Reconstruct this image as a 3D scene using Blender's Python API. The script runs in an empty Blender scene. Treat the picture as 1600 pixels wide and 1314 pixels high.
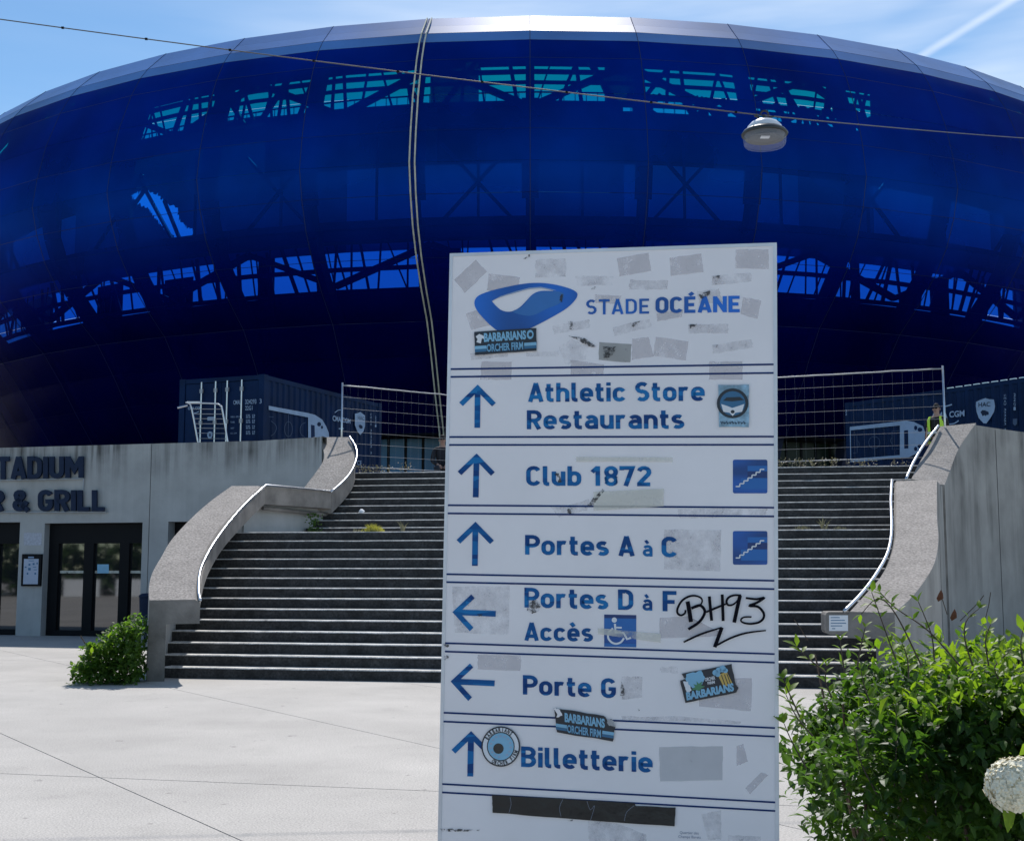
import bpy, bmesh, random
from math import *
from mathutils import Vector, Matrix, noise
from mathutils.geometry import tessellate_polygon
random.seed(7)
S = bpy.context.scene
COL = S.collection
# ------------------------------------------------------------------ camera
CAMH = 1.573
PITCH = atan(228 / 2000)
cd = bpy.data.cameras.new('camera'); cam = bpy.data.objects.new('camera', cd); COL.objects.link(cam)
cd.sensor_width = 36; cd.lens = 45; cd.clip_end = 3000; cd.clip_start = 0.05
cam.location = (0, 0, CAMH); cam.rotation_euler = (pi / 2 + PITCH, 0, 0)
S.camera = cam
# ------------------------------------------------------------------ sky and sun
SUN_EL = radians(49); SUN_AZ = radians(2.5)      # azimuth from +Y towards +X
w = bpy.data.worlds.new('World'); S.world = w; w.use_nodes = True
nt = w.node_tree; nt.nodes.clear()
N = nt.nodes.new; LK = nt.links.new
out = N('ShaderNodeOutputWorld'); bg = N('ShaderNodeBackground'); sky = N('ShaderNodeTexSky')
sky.sky_type = 'NISHITA'; sky.sun_disc = False; sky.sun_elevation = SUN_EL; sky.sun_rotation = SUN_AZ
sky.air_density = 1.0; sky.dust_density = 0.0; sky.ozone_density = 1.6
bg.inputs['Strength'].default_value = 0.125
tc = N('ShaderNodeTexCoord')
# thin cirrus: stretched noise on the sky direction
mp = N('ShaderNodeMapping'); mp.inputs['Rotation'].default_value = (0, radians(-32), radians(0)); mp.inputs['Scale'].default_value = (1.2, 1.2, 8)
ns = N('ShaderNodeTexNoise'); ns.inputs['Scale'].default_value = 1.9; ns.inputs['Detail'].default_value = 5; ns.inputs['Roughness'].default_value = .5
rp = N('ShaderNodeMapRange'); rp.inputs['From Min'].default_value = .38; rp.inputs['From Max'].default_value = .72; rp.inputs['To Max'].default_value = .75; rp.clamp = True
LK(tc.outputs['Generated'], mp.inputs['Vector']); LK(mp.outputs['Vector'], ns.inputs['Vector']); LK(ns.outputs['Fac'], rp.inputs['Value'])
# contrail: a band around a plane through the eye
def trail(a, b, wd, amt):
    n = Vector(a).cross(Vector(b)).normalized()
    dp = N('ShaderNodeVectorMath'); dp.operation = 'DOT_PRODUCT'; dp.inputs[1].default_value = n
    ab = N('ShaderNodeMath'); ab.operation = 'ABSOLUTE'
    mr = N('ShaderNodeMapRange'); mr.interpolation_type = 'SMOOTHSTEP'
    mr.inputs['From Min'].default_value = wd; mr.inputs['From Max'].default_value = 0; mr.inputs['To Max'].default_value = amt
    LK(tc.outputs['Generated'], dp.inputs[0]); LK(dp.outputs['Value'], ab.inputs[0]); LK(ab.outputs[0], mr.inputs['Value'])
    d2 = N('ShaderNodeVectorMath'); d2.operation = 'DOT_PRODUCT'; d2.inputs[1].default_value = Vector((.35, .85, .42)).normalized()
    m2 = N('ShaderNodeMapRange'); m2.inputs['From Min'].default_value = .90; m2.inputs['From Max'].default_value = .97
    ml = N('ShaderNodeMath'); ml.operation = 'MULTIPLY'
    LK(tc.outputs['Generated'], d2.inputs[0]); LK(d2.outputs['Value'], m2.inputs['Value']); LK(mr.outputs[0], ml.inputs[0]); LK(m2.outputs[0], ml.inputs[1])
    return ml.outputs[0]
def ray(px, py):
    a = (px - 800) / 2000; b = (657 - py) / 2000; s, c = sin(PITCH), cos(PITCH)
    return Vector((a, c - s * b, s + c * b))
def addn(a, b):
    m = N('ShaderNodeMath'); m.operation = 'ADD'; m.use_clamp = True; LK(a, m.inputs[0]); LK(b, m.inputs[1]); return m.outputs[0]
dm = N('ShaderNodeVectorMath'); dm.operation = 'DOT_PRODUCT'; dm.inputs[1].default_value = Vector((.9, .43, 0)).normalized()
dr = N('ShaderNodeMapRange'); dr.interpolation_type = 'SMOOTHSTEP'; dr.inputs['From Min'].default_value = .1; dr.inputs['From Max'].default_value = .42; dr.inputs['To Min'].default_value = .12
dq = N('ShaderNodeMath'); dq.operation = 'MULTIPLY'; LK(tc.outputs['Generated'], dm.inputs[0]); LK(dm.outputs['Value'], dr.inputs['Value']); LK(dr.outputs[0], dq.inputs[0]); LK(rp.outputs[0], dq.inputs[1])
cl = addn(dq.outputs[0], trail(ray(1440, 88), ray(1595, -8), .0045, .35))
cl = addn(cl, trail(ray(1400, 75), ray(1560, -12), .02, .22))
cl = addn(cl, trail(ray(1200, 95), ray(1420, -20), .04, .18))
cl = addn(cl, trail(ray(1500, 120), ray(1700, 10), .03, .15))
mx = N('ShaderNodeMix'); mx.data_type = 'RGBA'
mul = N('ShaderNodeMix'); mul.data_type = 'RGBA'; mul.blend_type = 'MULTIPLY'; mul.inputs['Factor'].default_value = 1
mul.inputs['B'].default_value = (.75, .90, .955, 1)
LK(sky.outputs[0], mul.inputs['A'])
LK(cl, mx.inputs['Factor']); LK(mul.outputs['Result'], mx.inputs['A']); mx.inputs['B'].default_value = (7.2, 7.8, 8.6, 1)
LK(mx.outputs['Result'], bg.inputs['Color']); LK(bg.outputs[0], out.inputs['Surface'])
sl = bpy.data.lights.new('sun', 'SUN'); sl.energy = 4.6; sl.angle = radians(.53); sl.color = (1, .955, .9)
so = bpy.data.objects.new('sun', sl); COL.objects.link(so)
sd = Vector((sin(SUN_AZ) * cos(SUN_EL), cos(SUN_AZ) * cos(SUN_EL), sin(SUN_EL)))
so.rotation_euler = sd.to_track_quat('Z', 'Y').to_euler(); so.location = (0, 0, 40)
S.view_settings.view_transform = 'Standard'; S.view_settings.look = 'None'; S.view_settings.gamma = 1
S.view_settings.use_curve_mapping = False; S.view_settings.exposure = 0.16
S.cycles.transparent_max_bounces = 24; S.cycles.max_bounces = 8
# ------------------------------------------------------------------ geometry helpers
def P(px, py, Y):
    d = ray(px, py); return d * (Y / d.y) + Vector((0, 0, CAMH))
def PZ(px, py, z):
    d = ray(px, py); return d * ((z - CAMH) / d.z) + Vector((0, 0, CAMH))
class Plane:
    def __init__(s, o, x, y):
        s.o = Vector(o); s.x = Vector(x).normalized(); s.y = Vector(y).normalized(); s.n = s.x.cross(s.y).normalized()
        if s.n.dot(s.o - Vector((0, 0, CAMH))) > 0: s.n = -s.n          # n looks at the viewer's side
    def hit(s, px, py, off=0.0):
        d = ray(px, py); e = Vector((0, 0, CAMH))
        o = s.o + s.n * off
        return e + d * ((o - e).dot(s.n) / d.dot(s.n))
    def loc(s, px, py):
        h = s.hit(px, py) - s.o; return h.dot(s.x), h.dot(s.y)
    def w(s, a, b, off=0.0): return s.o + s.x * a + s.y * b + s.n * off
WO = {}
def worigin(p): return WO.get(p.name, Vector((0, 0, 0))) if p else Vector((0, 0, 0))
def meshobj(name, V, F, mats, parent=None, mi=None, origin=None, smooth=False, kind=None):
    og = worigin(parent) if parent else Vector(origin if origin is not None else (0, 0, 0))
    me = bpy.data.meshes.new(name)
    me.from_pydata([tuple(Vector(v) - og) for v in V], [], [tuple(f) for f in F])
    if not isinstance(mats, (list, tuple)): mats = [mats]
    for m in mats: me.materials.append(m)
    if mi:
        for p, k in zip(me.polygons, mi): p.material_index = k
    if smooth:
        for p in me.polygons: p.use_smooth = True
    me.update()
    o = bpy.data.objects.new(name, me); COL.objects.link(o)
    if parent: o.parent = parent
    else: o.location = og
    WO[o.name] = og
    if kind: o['kind'] = kind
    return o
def fixn(o):
    bm = bmesh.new(); bm.from_mesh(o.data); bmesh.ops.recalc_face_normals(bm, faces=bm.faces); bm.to_mesh(o.data); bm.free(); return o
def tag(o, label, cat, group=None):
    o['label'] = label; o['category'] = cat
    if group: o['group'] = group
    return o
def thing(name, loc, label, cat, group=None):
    o = bpy.data.objects.new(name, None); COL.objects.link(o); o.location = loc; o.empty_display_size = .2
    WO[o.name] = Vector(loc); return tag(o, label, cat, group)
class MB:
    def __init__(s): s.V = []; s.F = []; s.M = []
    def add(s, V, F, m=0):
        b = len(s.V); s.V += [Vector(v) for v in V]; s.F += [tuple(i + b for i in f) for f in F]; s.M += [m] * len(F); return s
    def box(s, c, x, y, z, m=0):
        c, x, y, z = map(Vector, (c, x, y, z))      # centre and three half axes
        V = [c + x * i + y * j + z * k for k in (-1, 1) for j in (-1, 1) for i in (-1, 1)]
        return s.add(V, [(0, 2, 3, 1), (4, 5, 7, 6), (0, 1, 5, 4), (2, 6, 7, 3), (0, 4, 6, 2), (1, 3, 7, 5)], m)
    def bar(s, a, b, wx, wz=None, m=0):
        a, b = Vector(a), Vector(b); d = (b - a); L = d.length
        if L < 1e-6: return s
        d /= L; up = Vector((0, 0, 1)) if abs(d.z) < .95 else Vector((1, 0, 0))
        sx = d.cross(up).normalized(); sz = sx.cross(d)
        return s.box((a + b) / 2, sx * wx, d * L / 2, sz * (wz or wx), m)
    def tube(s, pts, r, n=8, m=0, caps=True):
        pts = [Vector(p) for p in pts]; rings = []; b0 = len(s.V); pr = None
        for i, p in enumerate(pts):
            d = (pts[min(i + 1, len(pts) - 1)] - pts[max(i - 1, 0)]).normalized()
            if pr is None:
                up = Vector((0, 0, 1)) if abs(d.z) < .9 else Vector((1, 0, 0)); sx = d.cross(up).normalized()
            else: sx = (pr - d * pr.dot(d)).normalized()
            pr = sx; sz = sx.cross(d); rr = r[i] if isinstance(r, (list, tuple)) else r
            s.V += [p + sx * cos(2 * pi * k / n) * rr + sz * sin(2 * pi * k / n) * rr for k in range(n)]
        for i in range(len(pts) - 1):
            for k in range(n):
                a = b0 + i * n + k; b = b0 + i * n + (k + 1) % n
                s.F.append((a, b, b + n, a + n)); s.M.append(m)
        if caps:
            s.F.append(tuple(b0 + k for k in range(n))[::-1]); s.M.append(m)
            s.F.append(tuple(b0 + (len(pts) - 1) * n + k for k in range(n))); s.M.append(m)
        return s
    def lathe(s, c, prof, n=28, m=0, ax=None):
        c = Vector(c); b0 = len(s.V)
        for r, z in prof: s.V += [c + Vector((r * cos(2 * pi * k / n), r * sin(2 * pi * k / n), z)) for k in range(n)]
        for i in range(len(prof) - 1):
            for k in range(n):
                a = b0 + i * n + k; b = b0 + i * n + (k + 1) % n
                s.F.append((a, b, b + n, a + n)); s.M.append(m)
        return s
    def poly(s, pts, thick=None, m=0):
        return s.add(pts, [tuple(range(len(pts)))], m)
    def build(s, name, mats, parent=None, origin=None, smooth=False, kind=None):
        return meshobj(name, s.V, s.F, mats, parent, s.M, origin, smooth, kind)
def catmull(pts, n=6, closed=False):
    pts = [Vector(p) for p in pts]; o = []; L = len(pts)
    for i in range(L if closed else L - 1):
        g = (lambda k: pts[k % L]) if closed else (lambda k: pts[max(0, min(L - 1, k))])
        p0, p1, p2, p3 = g(i - 1), g(i), g(i + 1), g(i + 2)
        for k in range(n):
            t = k / n
            o.append(.5 * ((2 * p1) + (p2 - p0) * t + (2 * p0 - 5 * p1 + 4 * p2 - p3) * t * t + (3 * p1 - p0 - 3 * p2 + p3) * t ** 3))
    if not closed: o.append(pts[-1])
    return o
def polyh(outer, holes, conv):
    """2D outline with holes -> verts, tris; conv maps 2D to 3D"""
    ls = [[Vector((x, y, 0)) for x, y in l] for l in [outer] + holes]
    tr = tessellate_polygon(ls); flat = [v for l in ls for v in l]
    return [conv(v.x, v.y) for v in flat], [t for t in tr]
# ------------------------------------------------------------------ materials
def srgb(r, g, b):
    f = lambda c: (c / 255 / 12.92) if c <= 10.3 else ((c / 255 + .055) / 1.055) ** 2.4
    return (f(r), f(g), f(b))
def mat(name, col, rough=.6, metal=0, spec=.5, var=.12, scale=4, bump=.0, bscale=60, speck=0, detail=4, stretch=(1, 1, 1), alpha=1, coat=0):
    m = bpy.data.materials.new(name); m.use_nodes = True; t = m.node_tree; b = t.nodes['Principled BSDF']
    b.inputs['Roughness'].default_value = rough; b.inputs['Metallic'].default_value = metal
    b.inputs['Specular IOR Level'].default_value = spec; b.inputs['Alpha'].default_value = alpha
    if coat: b.inputs['Coat Weight'].default_value = coat
    tcn = t.nodes.new('ShaderNodeTexCoord'); mpn = t.nodes.new('ShaderNodeMapping'); mpn.inputs['Scale'].default_value = stretch
    t.links.new(tcn.outputs['Object'], mpn.inputs['Vector'])
    n = t.nodes.new('ShaderNodeTexNoise'); n.inputs['Scale'].default_value = scale; n.inputs['Detail'].default_value = detail; n.inputs['Roughness'].default_value = .6
    t.links.new(mpn.outputs[0], n.inputs['Vector'])
    r = t.nodes.new('ShaderNodeMix'); r.data_type = 'RGBA'
    r.inputs['A'].default_value = (*[c * (1 - var) for c in col], 1); r.inputs['B'].default_value = (*[min(1, c * (1 + var)) for c in col], 1)
    mr = t.nodes.new('ShaderNodeMapRange'); mr.inputs['From Min'].default_value = .3; mr.inputs['From Max'].default_value = .7
    t.links.new(n.outputs['Fac'], mr.inputs['Value']); t.links.new(mr.outputs[0], r.inputs['Factor'])
    res = r.outputs['Result']
    if speck:
        n2 = t.nodes.new('ShaderNodeTexNoise'); n2.inputs['Scale'].default_value = bscale; n2.inputs['Detail'].default_value = 2
        t.links.new(tcn.outputs['Object'], n2.inputs['Vector'])
        mr2 = t.nodes.new('ShaderNodeMapRange'); mr2.inputs['From Min'].default_value = .3; mr2.inputs['From Max'].default_value = .7
        mr2.inputs['To Min'].default_value = 1 - speck; mr2.inputs['To Max'].default_value = 1 + speck
        t.links.new(n2.outputs['Fac'], mr2.inputs['Value'])
        hm = t.nodes.new('ShaderNodeVectorMath'); hm.operation = 'SCALE'
        t.links.new(res, hm.inputs[0]); t.links.new(mr2.outputs[0], hm.inputs['Scale']); res = hm.outputs[0]
    t.links.new(res, b.inputs['Base Color'])
    if bump:
        n3 = t.nodes.new('ShaderNodeTexNoise'); n3.inputs['Scale'].default_value = bscale; n3.inputs['Detail'].default_value = 3
        t.links.new(tcn.outputs['Object'], n3.inputs['Vector'])
        bp = t.nodes.new('ShaderNodeBump'); bp.inputs['Strength'].default_value = bump; bp.inputs['Distance'].default_value = .02
        t.links.new(n3.outputs['Fac'], bp.inputs['Height']); t.links.new(bp.outputs[0], b.inputs['Normal'])
    m['res'] = 1
    return m
def concrete(name, col, streak=.5, ztop=4.3, band=1.4, sc=9, lowamt=.1):
    m = mat(name, col, .85, var=.14, scale=1.2, bump=.15, bscale=25)
    t = m.node_tree; b = t.nodes['Principled BSDF']; src = b.inputs['Base Color'].links[0].from_socket
    g = t.nodes.new('ShaderNodeNewGeometry'); mp_ = t.nodes.new('ShaderNodeMapping'); mp_.inputs['Scale'].default_value = (sc, sc, .22)
    n = t.nodes.new('ShaderNodeTexNoise'); n.inputs['Scale'].default_value = 1; n.inputs['Detail'].default_value = 5; n.inputs['Roughness'].default_value = .65
    t.links.new(g.outputs['Position'], mp_.inputs[0]); t.links.new(mp_.outputs[0], n.inputs['Vector'])
    a = t.nodes.new('ShaderNodeMapRange'); a.inputs['From Min'].default_value = .38; a.inputs['From Max'].default_value = .66; a.clamp = True
    t.links.new(n.outputs['Fac'], a.inputs['Value'])
    sp = t.nodes.new('ShaderNodeSeparateXYZ'); t.links.new(g.outputs['Position'], sp.inputs[0])
    z = t.nodes.new('ShaderNodeMapRange'); z.interpolation_type = 'SMOOTHSTEP'; z.inputs['From Min'].default_value = ztop - band; z.inputs['From Max'].default_value = ztop; z.inputs['To Min'].default_value = lowamt
    t.links.new(sp.outputs['Z'], z.inputs['Value'])
    n5 = t.nodes.new('ShaderNodeTexNoise'); n5.inputs['Scale'].default_value = .8; n5.inputs['Detail'].default_value = 3; t.links.new(g.outputs['Position'], n5.inputs['Vector'])
    a5 = t.nodes.new('ShaderNodeMapRange'); a5.inputs['From Min'].default_value = .36; a5.inputs['From Max'].default_value = .62; a5.inputs['To Min'].default_value = .15; a5.inputs['To Max'].default_value = 1.2; t.links.new(n5.outputs['Fac'], a5.inputs['Value'])
    a6 = t.nodes.new('ShaderNodeMath'); a6.operation = 'MULTIPLY'; t.links.new(a.outputs[0], a6.inputs[0]); t.links.new(a5.outputs[0], a6.inputs[1]); a = a6
    k = t.nodes.new('ShaderNodeMath'); k.operation = 'MULTIPLY'; t.links.new(a.outputs[0], k.inputs[0]); t.links.new(z.outputs[0], k.inputs[1])
    k2 = t.nodes.new('ShaderNodeMath'); k2.operation = 'MULTIPLY'; k2.inputs[1].default_value = streak; t.links.new(k.outputs[0], k2.inputs[0])
    mm = t.nodes.new('ShaderNodeMix'); mm.data_type = 'RGBA'; t.links.new(k2.outputs[0], mm.inputs['Factor']); t.links.new(src, mm.inputs['A'])
    mm.inputs['B'].default_value = (.035, .033, .03, 1); t.links.new(mm.outputs['Result'], b.inputs['Base Color'])
    return m
M = {}
M['wall'] = concrete('board_marked_concrete', (.40, .405, .40), 1.0, 4.33, .95, 6)
M['wallr'] = concrete('stained_wall_concrete', (.34, .33, .31), .85, 4.6, 4.6, 2.0, .25)
M['beam'] = mat('dirty_concrete', (.20, .185, .17), .9, var=.35, scale=2.5, bump=.2, bscale=30)
M['agg'] = mat('exposed_aggregate', (.265, .24, .22), .9, var=.14, scale=2.5, bump=.5, bscale=30, speck=.38)
M['plaza'] = mat('plaza_concrete', (.395, .375, .35), .85, var=.11, scale=.45, bump=.12, bscale=75, speck=.28, detail=7)
def stain(m):
    t = m.node_tree; b = t.nodes['Principled BSDF']; src = b.inputs['Base Color'].links[0].from_socket; g = t.nodes.new('ShaderNodeNewGeometry')
    def nz(sc, lo, hi, a0, a1, det=6):
        n = t.nodes.new('ShaderNodeTexNoise'); n.inputs['Scale'].default_value = sc; n.inputs['Detail'].default_value = det; n.inputs['Roughness'].default_value = .65; t.links.new(g.outputs['Position'], n.inputs['Vector'])
        r = t.nodes.new('ShaderNodeMapRange'); r.inputs['From Min'].default_value = lo; r.inputs['From Max'].default_value = hi; r.inputs['To Min'].default_value = a0; r.inputs['To Max'].default_value = a1; t.links.new(n.outputs['Fac'], r.inputs['Value']); return r.outputs[0]
    k1 = nz(.35, .38, .62, .90, 1.05); k2 = nz(5.5, .70, .74, 1.0, .55, 2); k3 = nz(1.7, .55, .75, 1.0, .88, 8); k4 = nz(110, .66, .72, 1.0, .62, 1)
    cur = src
    for k in (k1, k2, k3, k4):
        s = t.nodes.new('ShaderNodeVectorMath'); s.operation = 'SCALE'; t.links.new(cur, s.inputs[0]); t.links.new(k, s.inputs['Scale']); cur = s.outputs[0]
    t.links.new(cur, b.inputs['Base Color'])
stain(M['plaza'])
M['joint'] = mat('dark_joint', (.06, .06, .06), .9)  # dark bed and filler of the joints
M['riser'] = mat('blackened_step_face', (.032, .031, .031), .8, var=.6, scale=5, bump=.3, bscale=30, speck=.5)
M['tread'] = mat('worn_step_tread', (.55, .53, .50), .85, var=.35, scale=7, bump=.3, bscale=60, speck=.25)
stain(M['tread'])
M['steel'] = mat('galvanised_steel', (.62, .64, .67), .32, 1, var=.1, scale=10)
M['steel2'] = mat('dull_galvanised_wire', (.30, .32, .35), .5, .6, var=.1, scale=10)
M['black'] = mat('black_frame', (.006, .007, .009), .6, spec=.15)
M['signw'] = mat('white_sign_face', (.86, .83, .85), .38, var=.035, scale=3, bump=.02, bscale=15)
M['signe'] = mat('sign_edge_aluminium', (.66, .68, .72), .4, .3)
def ink():
    m = bpy.data.materials.new('banded_blue_vinyl'); m.use_nodes = True; t = m.node_tree; b = t.nodes['Principled BSDF']; b.inputs['Roughness'].default_value = .45; b.inputs['Specular IOR Level'].default_value = .2
    c = t.nodes.new('ShaderNodeTexCoord'); mp_ = t.nodes.new('ShaderNodeMapping'); mp_.inputs['Scale'].default_value = (6, 6, 38)
    vo = t.nodes.new('ShaderNodeTexVoronoi'); vo.distance = 'MANHATTAN'; vo.inputs['Scale'].default_value = 1
    t.links.new(c.outputs['Object'], mp_.inputs[0]); t.links.new(mp_.outputs[0], vo.inputs['Vector'])
    cr = t.nodes.new('ShaderNodeValToRGB'); cr.color_ramp.elements[0].color = (.004, .052, .21, 1); cr.color_ramp.elements[1].color = (.012, .185, .47, 1)
    e = cr.color_ramp.elements.new(.5); e.color = (.004, .098, .31, 1); cr.color_ramp.interpolation = 'EASE'
    sp = t.nodes.new('ShaderNodeSeparateColor'); t.links.new(vo.outputs['Color'], sp.inputs[0]); t.links.new(sp.outputs[0], cr.inputs[0])
    t.links.new(cr.outputs[0], b.inputs['Base Color']); return m
M['ink'] = ink()
M['line'] = mat('sign_rule_blue', (.002, .030, .15), .5, spec=.15, var=.1)
M['logo'] = mat('logo_blue', (.006, .12, .50), .4, var=.35, scale=4, detail=0)
M['pict'] = mat('pictogram_blue', (.006, .08, .34), .4, var=.3, scale=5, detail=0, stretch=(1, 1, 5))
M['white'] = mat('white_print', (.75, .78, .82), .5, var=.03)
M['marker'] = mat('black_marker', (.003, .003, .008), .6, spec=.1, var=.2)
M['tape'] = mat('black_tape', (.010, .010, .011), .4, var=.3, scale=12, bump=.3, bscale=20)
M['stk'] = mat('sticker_black', (.012, .018, .032), .35, var=.2)
M['stkb'] = mat('sticker_light_blue', (.22, .48, .68), .4, var=.1)
M['stkd'] = mat('sticker_steel_blue', (.03, .15, .30), .4, var=.1)
M['stky'] = mat('sticker_yellow', (.62, .42, .10), .4, var=.1)
M['stkg'] = mat('sticker_green', (.07, .25, .12), .4, var=.1)
M['navy'] = mat('navy_letter', (.010, .022, .055), .6, spec=.2, var=.15)
def residue(name, col, lo, hi, sc=22, amt=.7):
    m = mat(name, col, .8, var=.05, scale=12); t = m.node_tree; b = t.nodes['Principled BSDF']
    c = t.nodes.new('ShaderNodeTexCoord'); n = t.nodes.new('ShaderNodeTexNoise'); n.inputs['Scale'].default_value = sc; n.inputs['Detail'].default_value = 6; n.inputs['Roughness'].default_value = .7
    t.links.new(c.outputs['Object'], n.inputs['Vector'])
    r = t.nodes.new('ShaderNodeMapRange'); r.inputs['From Min'].default_value = lo; r.inputs['From Max'].default_value = hi; r.inputs['To Max'].default_value = amt
    t.links.new(n.outputs['Fac'], r.inputs['Value']); t.links.new(r.outputs[0], b.inputs['Alpha']); return m
M['res1'] = residue('glue_residue', (.68, .64, .66), .22, .5, 22, .5)
M['res2'] = residue('torn_paper_residue', (.60, .58, .60), .36, .72, 16, .5)
M['res3'] = residue('yellowed_tape', (.76, .75, .66), .2, .55, 10, .6)
M['res4'] = residue('dark_grime', (.05, .05, .05), .44, .54, 60, .85)
M['grey'] = residue('grey_sticker_rest', (.42, .42, .41), .2, .4, 40, .85)
M['cont'] = mat('container_paint', (.001, .015, .062), .5, spec=.12, var=.25, scale=1.5, bump=.05, bscale=15)
M['contp'] = mat('container_print', (.27, .38, .55), .6, var=.12, scale=3)
M['contl'] = mat('container_thin_line', (.04, .075, .15), .6, var=.12, scale=3)
M['green'] = None
def leafmat(name, c1, c2, tr=.45, sc=3.5):
    m = bpy.data.materials.new(name); m.use_nodes = True; t = m.node_tree; t.nodes.clear()
    o = t.nodes.new('ShaderNodeOutputMaterial'); p = t.nodes.new('ShaderNodeBsdfPrincipled'); tl = t.nodes.new('ShaderNodeBsdfTranslucent'); mxx = t.nodes.new('ShaderNodeMixShader')
    c = t.nodes.new('ShaderNodeNewGeometry'); n = t.nodes.new('ShaderNodeTexNoise'); n.inputs['Scale'].default_value = sc; n.inputs['Detail'].default_value = 3
    t.links.new(c.outputs['Position'], n.inputs['Vector'])
    r = t.nodes.new('ShaderNodeMapRange'); r.inputs['From Min'].default_value = .35; r.inputs['From Max'].default_value = .65
    ri = t.nodes.new('ShaderNodeMath'); ri.operation = 'ADD'; t.links.new(c.outputs['Random Per Island'], ri.inputs[0])
    hf = t.nodes.new('ShaderNodeMath'); hf.operation = 'MULTIPLY'; hf.inputs[1].default_value = .5
    t.links.new(n.outputs['Fac'], r.inputs['Value']); t.links.new(r.outputs[0], ri.inputs[1]); t.links.new(ri.outputs[0], hf.inputs[0])
    x = t.nodes.new('ShaderNodeMix'); x.data_type = 'RGBA'; x.inputs['A'].default_value = (*c1, 1); x.inputs['B'].default_value = (*c2, 1)
    t.links.new(hf.outputs[0], x.inputs['Factor']); t.links.new(x.outputs['Result'], p.inputs['Base Color'])
    s = t.nodes.new('ShaderNodeVectorMath'); s.operation = 'MULTIPLY'; s.inputs[1].default_value = (2.3, 2.5, .8); t.links.new(x.outputs['Result'], s.inputs[0]); t.links.new(s.outputs[0], tl.inputs['Color'])
    p.inputs['Roughness'].default_value = .52; p.inputs['Specular IOR Level'].default_value = .35; mxx.inputs[0].default_value = tr
    t.links.new(p.outputs[0], mxx.inputs[1]); t.links.new(tl.outputs[0], mxx.inputs[2]); t.links.new(mxx.outputs[0], o.inputs['Surface']); return m
M['leaf'] = leafmat('privet_leaf', (.018, .050, .012), (.065, .125, .022))
M['leafy'] = leafmat('young_backlit_leaf', (.08, .15, .015), (.15, .21, .025), .5)  # yellow-green young growth, with backlight painted into the colour
M['leafb'] = leafmat('bramble_leaf', (.035, .085, .018), (.095, .16, .035), .5)
M['leaft'] = leafmat('tree_leaf', (.016, .04, .010), (.045, .08, .018), .3, .5)
M['grass'] = leafmat('yellow_grass', (.20, .19, .05), (.34, .30, .10), .25)
M['dry'] = leafmat('dry_weed', (.09, .085, .065), (.22, .20, .16), .1)
M['bark'] = mat('twig_bark', (.07, .05, .035), .9, var=.3, scale=20)
M['petal'] = mat('hydrangea_petal', (.80, .75, .58), .7, var=.14, scale=60)

# ------------------------------------------------------------------ ground
gr = MB().add([(-400, -300, -.03), (400, -300, -.03), (400, 600, -.03), (-400, 600, -.03)], [(0, 1, 2, 3)]).build('ground', M['plaza'], kind='structure')
pl = MB().add([(-34, -14, -.015), (34, -14, -.015), (34, 34, -.015), (-34, 34, -.015)], [(0, 1, 2, 3)]).build('plaza', M['joint'], kind='structure')
def cliphalf(poly, n, d):          # keep n.p <= d
    o = []
    for i in range(len(poly)):
        a, b = poly[i], poly[(i + 1) % len(poly)]; fa, fb = n.dot(a) - d, n.dot(b) - d
        if fa <= 0: o.append(a)
        if fa * fb < 0: o.append(a + (b - a) * (fa / (fa - fb)))
    return o
dA = Vector((3.425, -.787)).normalized(); nA = Vector((-dA.y, dA.x)); a0 = nA.dot(Vector((-3.921, 10.046)))
dB = Vector((3.32, -4.829)).normalized(); nB = Vector((-dB.y, dB.x)); b0 = nB.dot(Vector((-4.871, 12.437)))
b1 = nB.dot(Vector((-2.045, 13.458))); sB = b1 - b0; sA = 10.55
for i in range(-3, 3):
    for j in range(-11, 13):
        pg = [Vector(q) for q in ((-34, -14), (34, -14), (34, 34), (-34, 34))]
        pg = cliphalf(pg, nA, a0 + sA * (i + 1) - .007)
        if len(pg) > 2: pg = cliphalf(pg, -nA, -(a0 + sA * i + .007))
        if len(pg) > 2: pg = cliphalf(pg, nB, b0 + sB * (j + 1) - .005)
        if len(pg) > 2: pg = cliphalf(pg, -nB, -(b0 + sB * j + .005))
        if len(pg) > 2:
            n = len(pg); m = MB().add([(q.x, q.y, 0) for q in pg] + [(q.x, q.y, -.012) for q in pg],
                                      [tuple(range(n))] + [(k, k + n, (k + 1) % n + n, (k + 1) % n) for k in range(n)])
            fixn(m.build('paving_slab', M['plaza'], pl))
# ------------------------------------------------------------------ staircase
PSI = radians(10); R_ = .155; T_ = .301; G_ = 2.61
UX = Vector((cos(PSI), -sin(PSI), 0)); VX = Vector((sin(PSI), cos(PSI), 0))
O_ = P(590, 1065.6, 17.97); O_.z = 0
def vfront(i): return (i - 1) * T_ if i <= 14 else 13 * T_ + G_ + (i - 15) * T_
# parapet outlines: photo pixels of the inner and outer edge, then world depth
def climb(px, py, Y0, z0, sl):
    d = ray(px, py); k = d.z / d.y
    Y = (z0 - CAMH - sl * Y0) / (k - sl); return P(px, py, Y)
LZ0 = 1.11
li = [climb(x, y, 17.95, LZ0, .348) for x, y in [(305, 936.6), (305.3, 917.4), (310.4, 887.3), (320.4, 860.5), (338.8, 830.4), (358.9, 807), (385.7, 780.2), (408.3, 759.2)]]
lo = [climb(x, y, 17.95, LZ0, .348) for x, y in [(233.4, 937.5), (232.5, 917.4), (238.4, 894), (251.8, 870.5), (265.2, 847.1), (283.6, 825.4), (308.7, 800.3), (333.8, 779.3), (362.2, 759.2)]]
lui = [P(x, y, Y) for x, y, Y in [(517, 769, 25.4), (540, 745, 26.1), (552, 725, 26.7), (553, 705, 27.3), (545, 683, 27.9)]]
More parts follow.
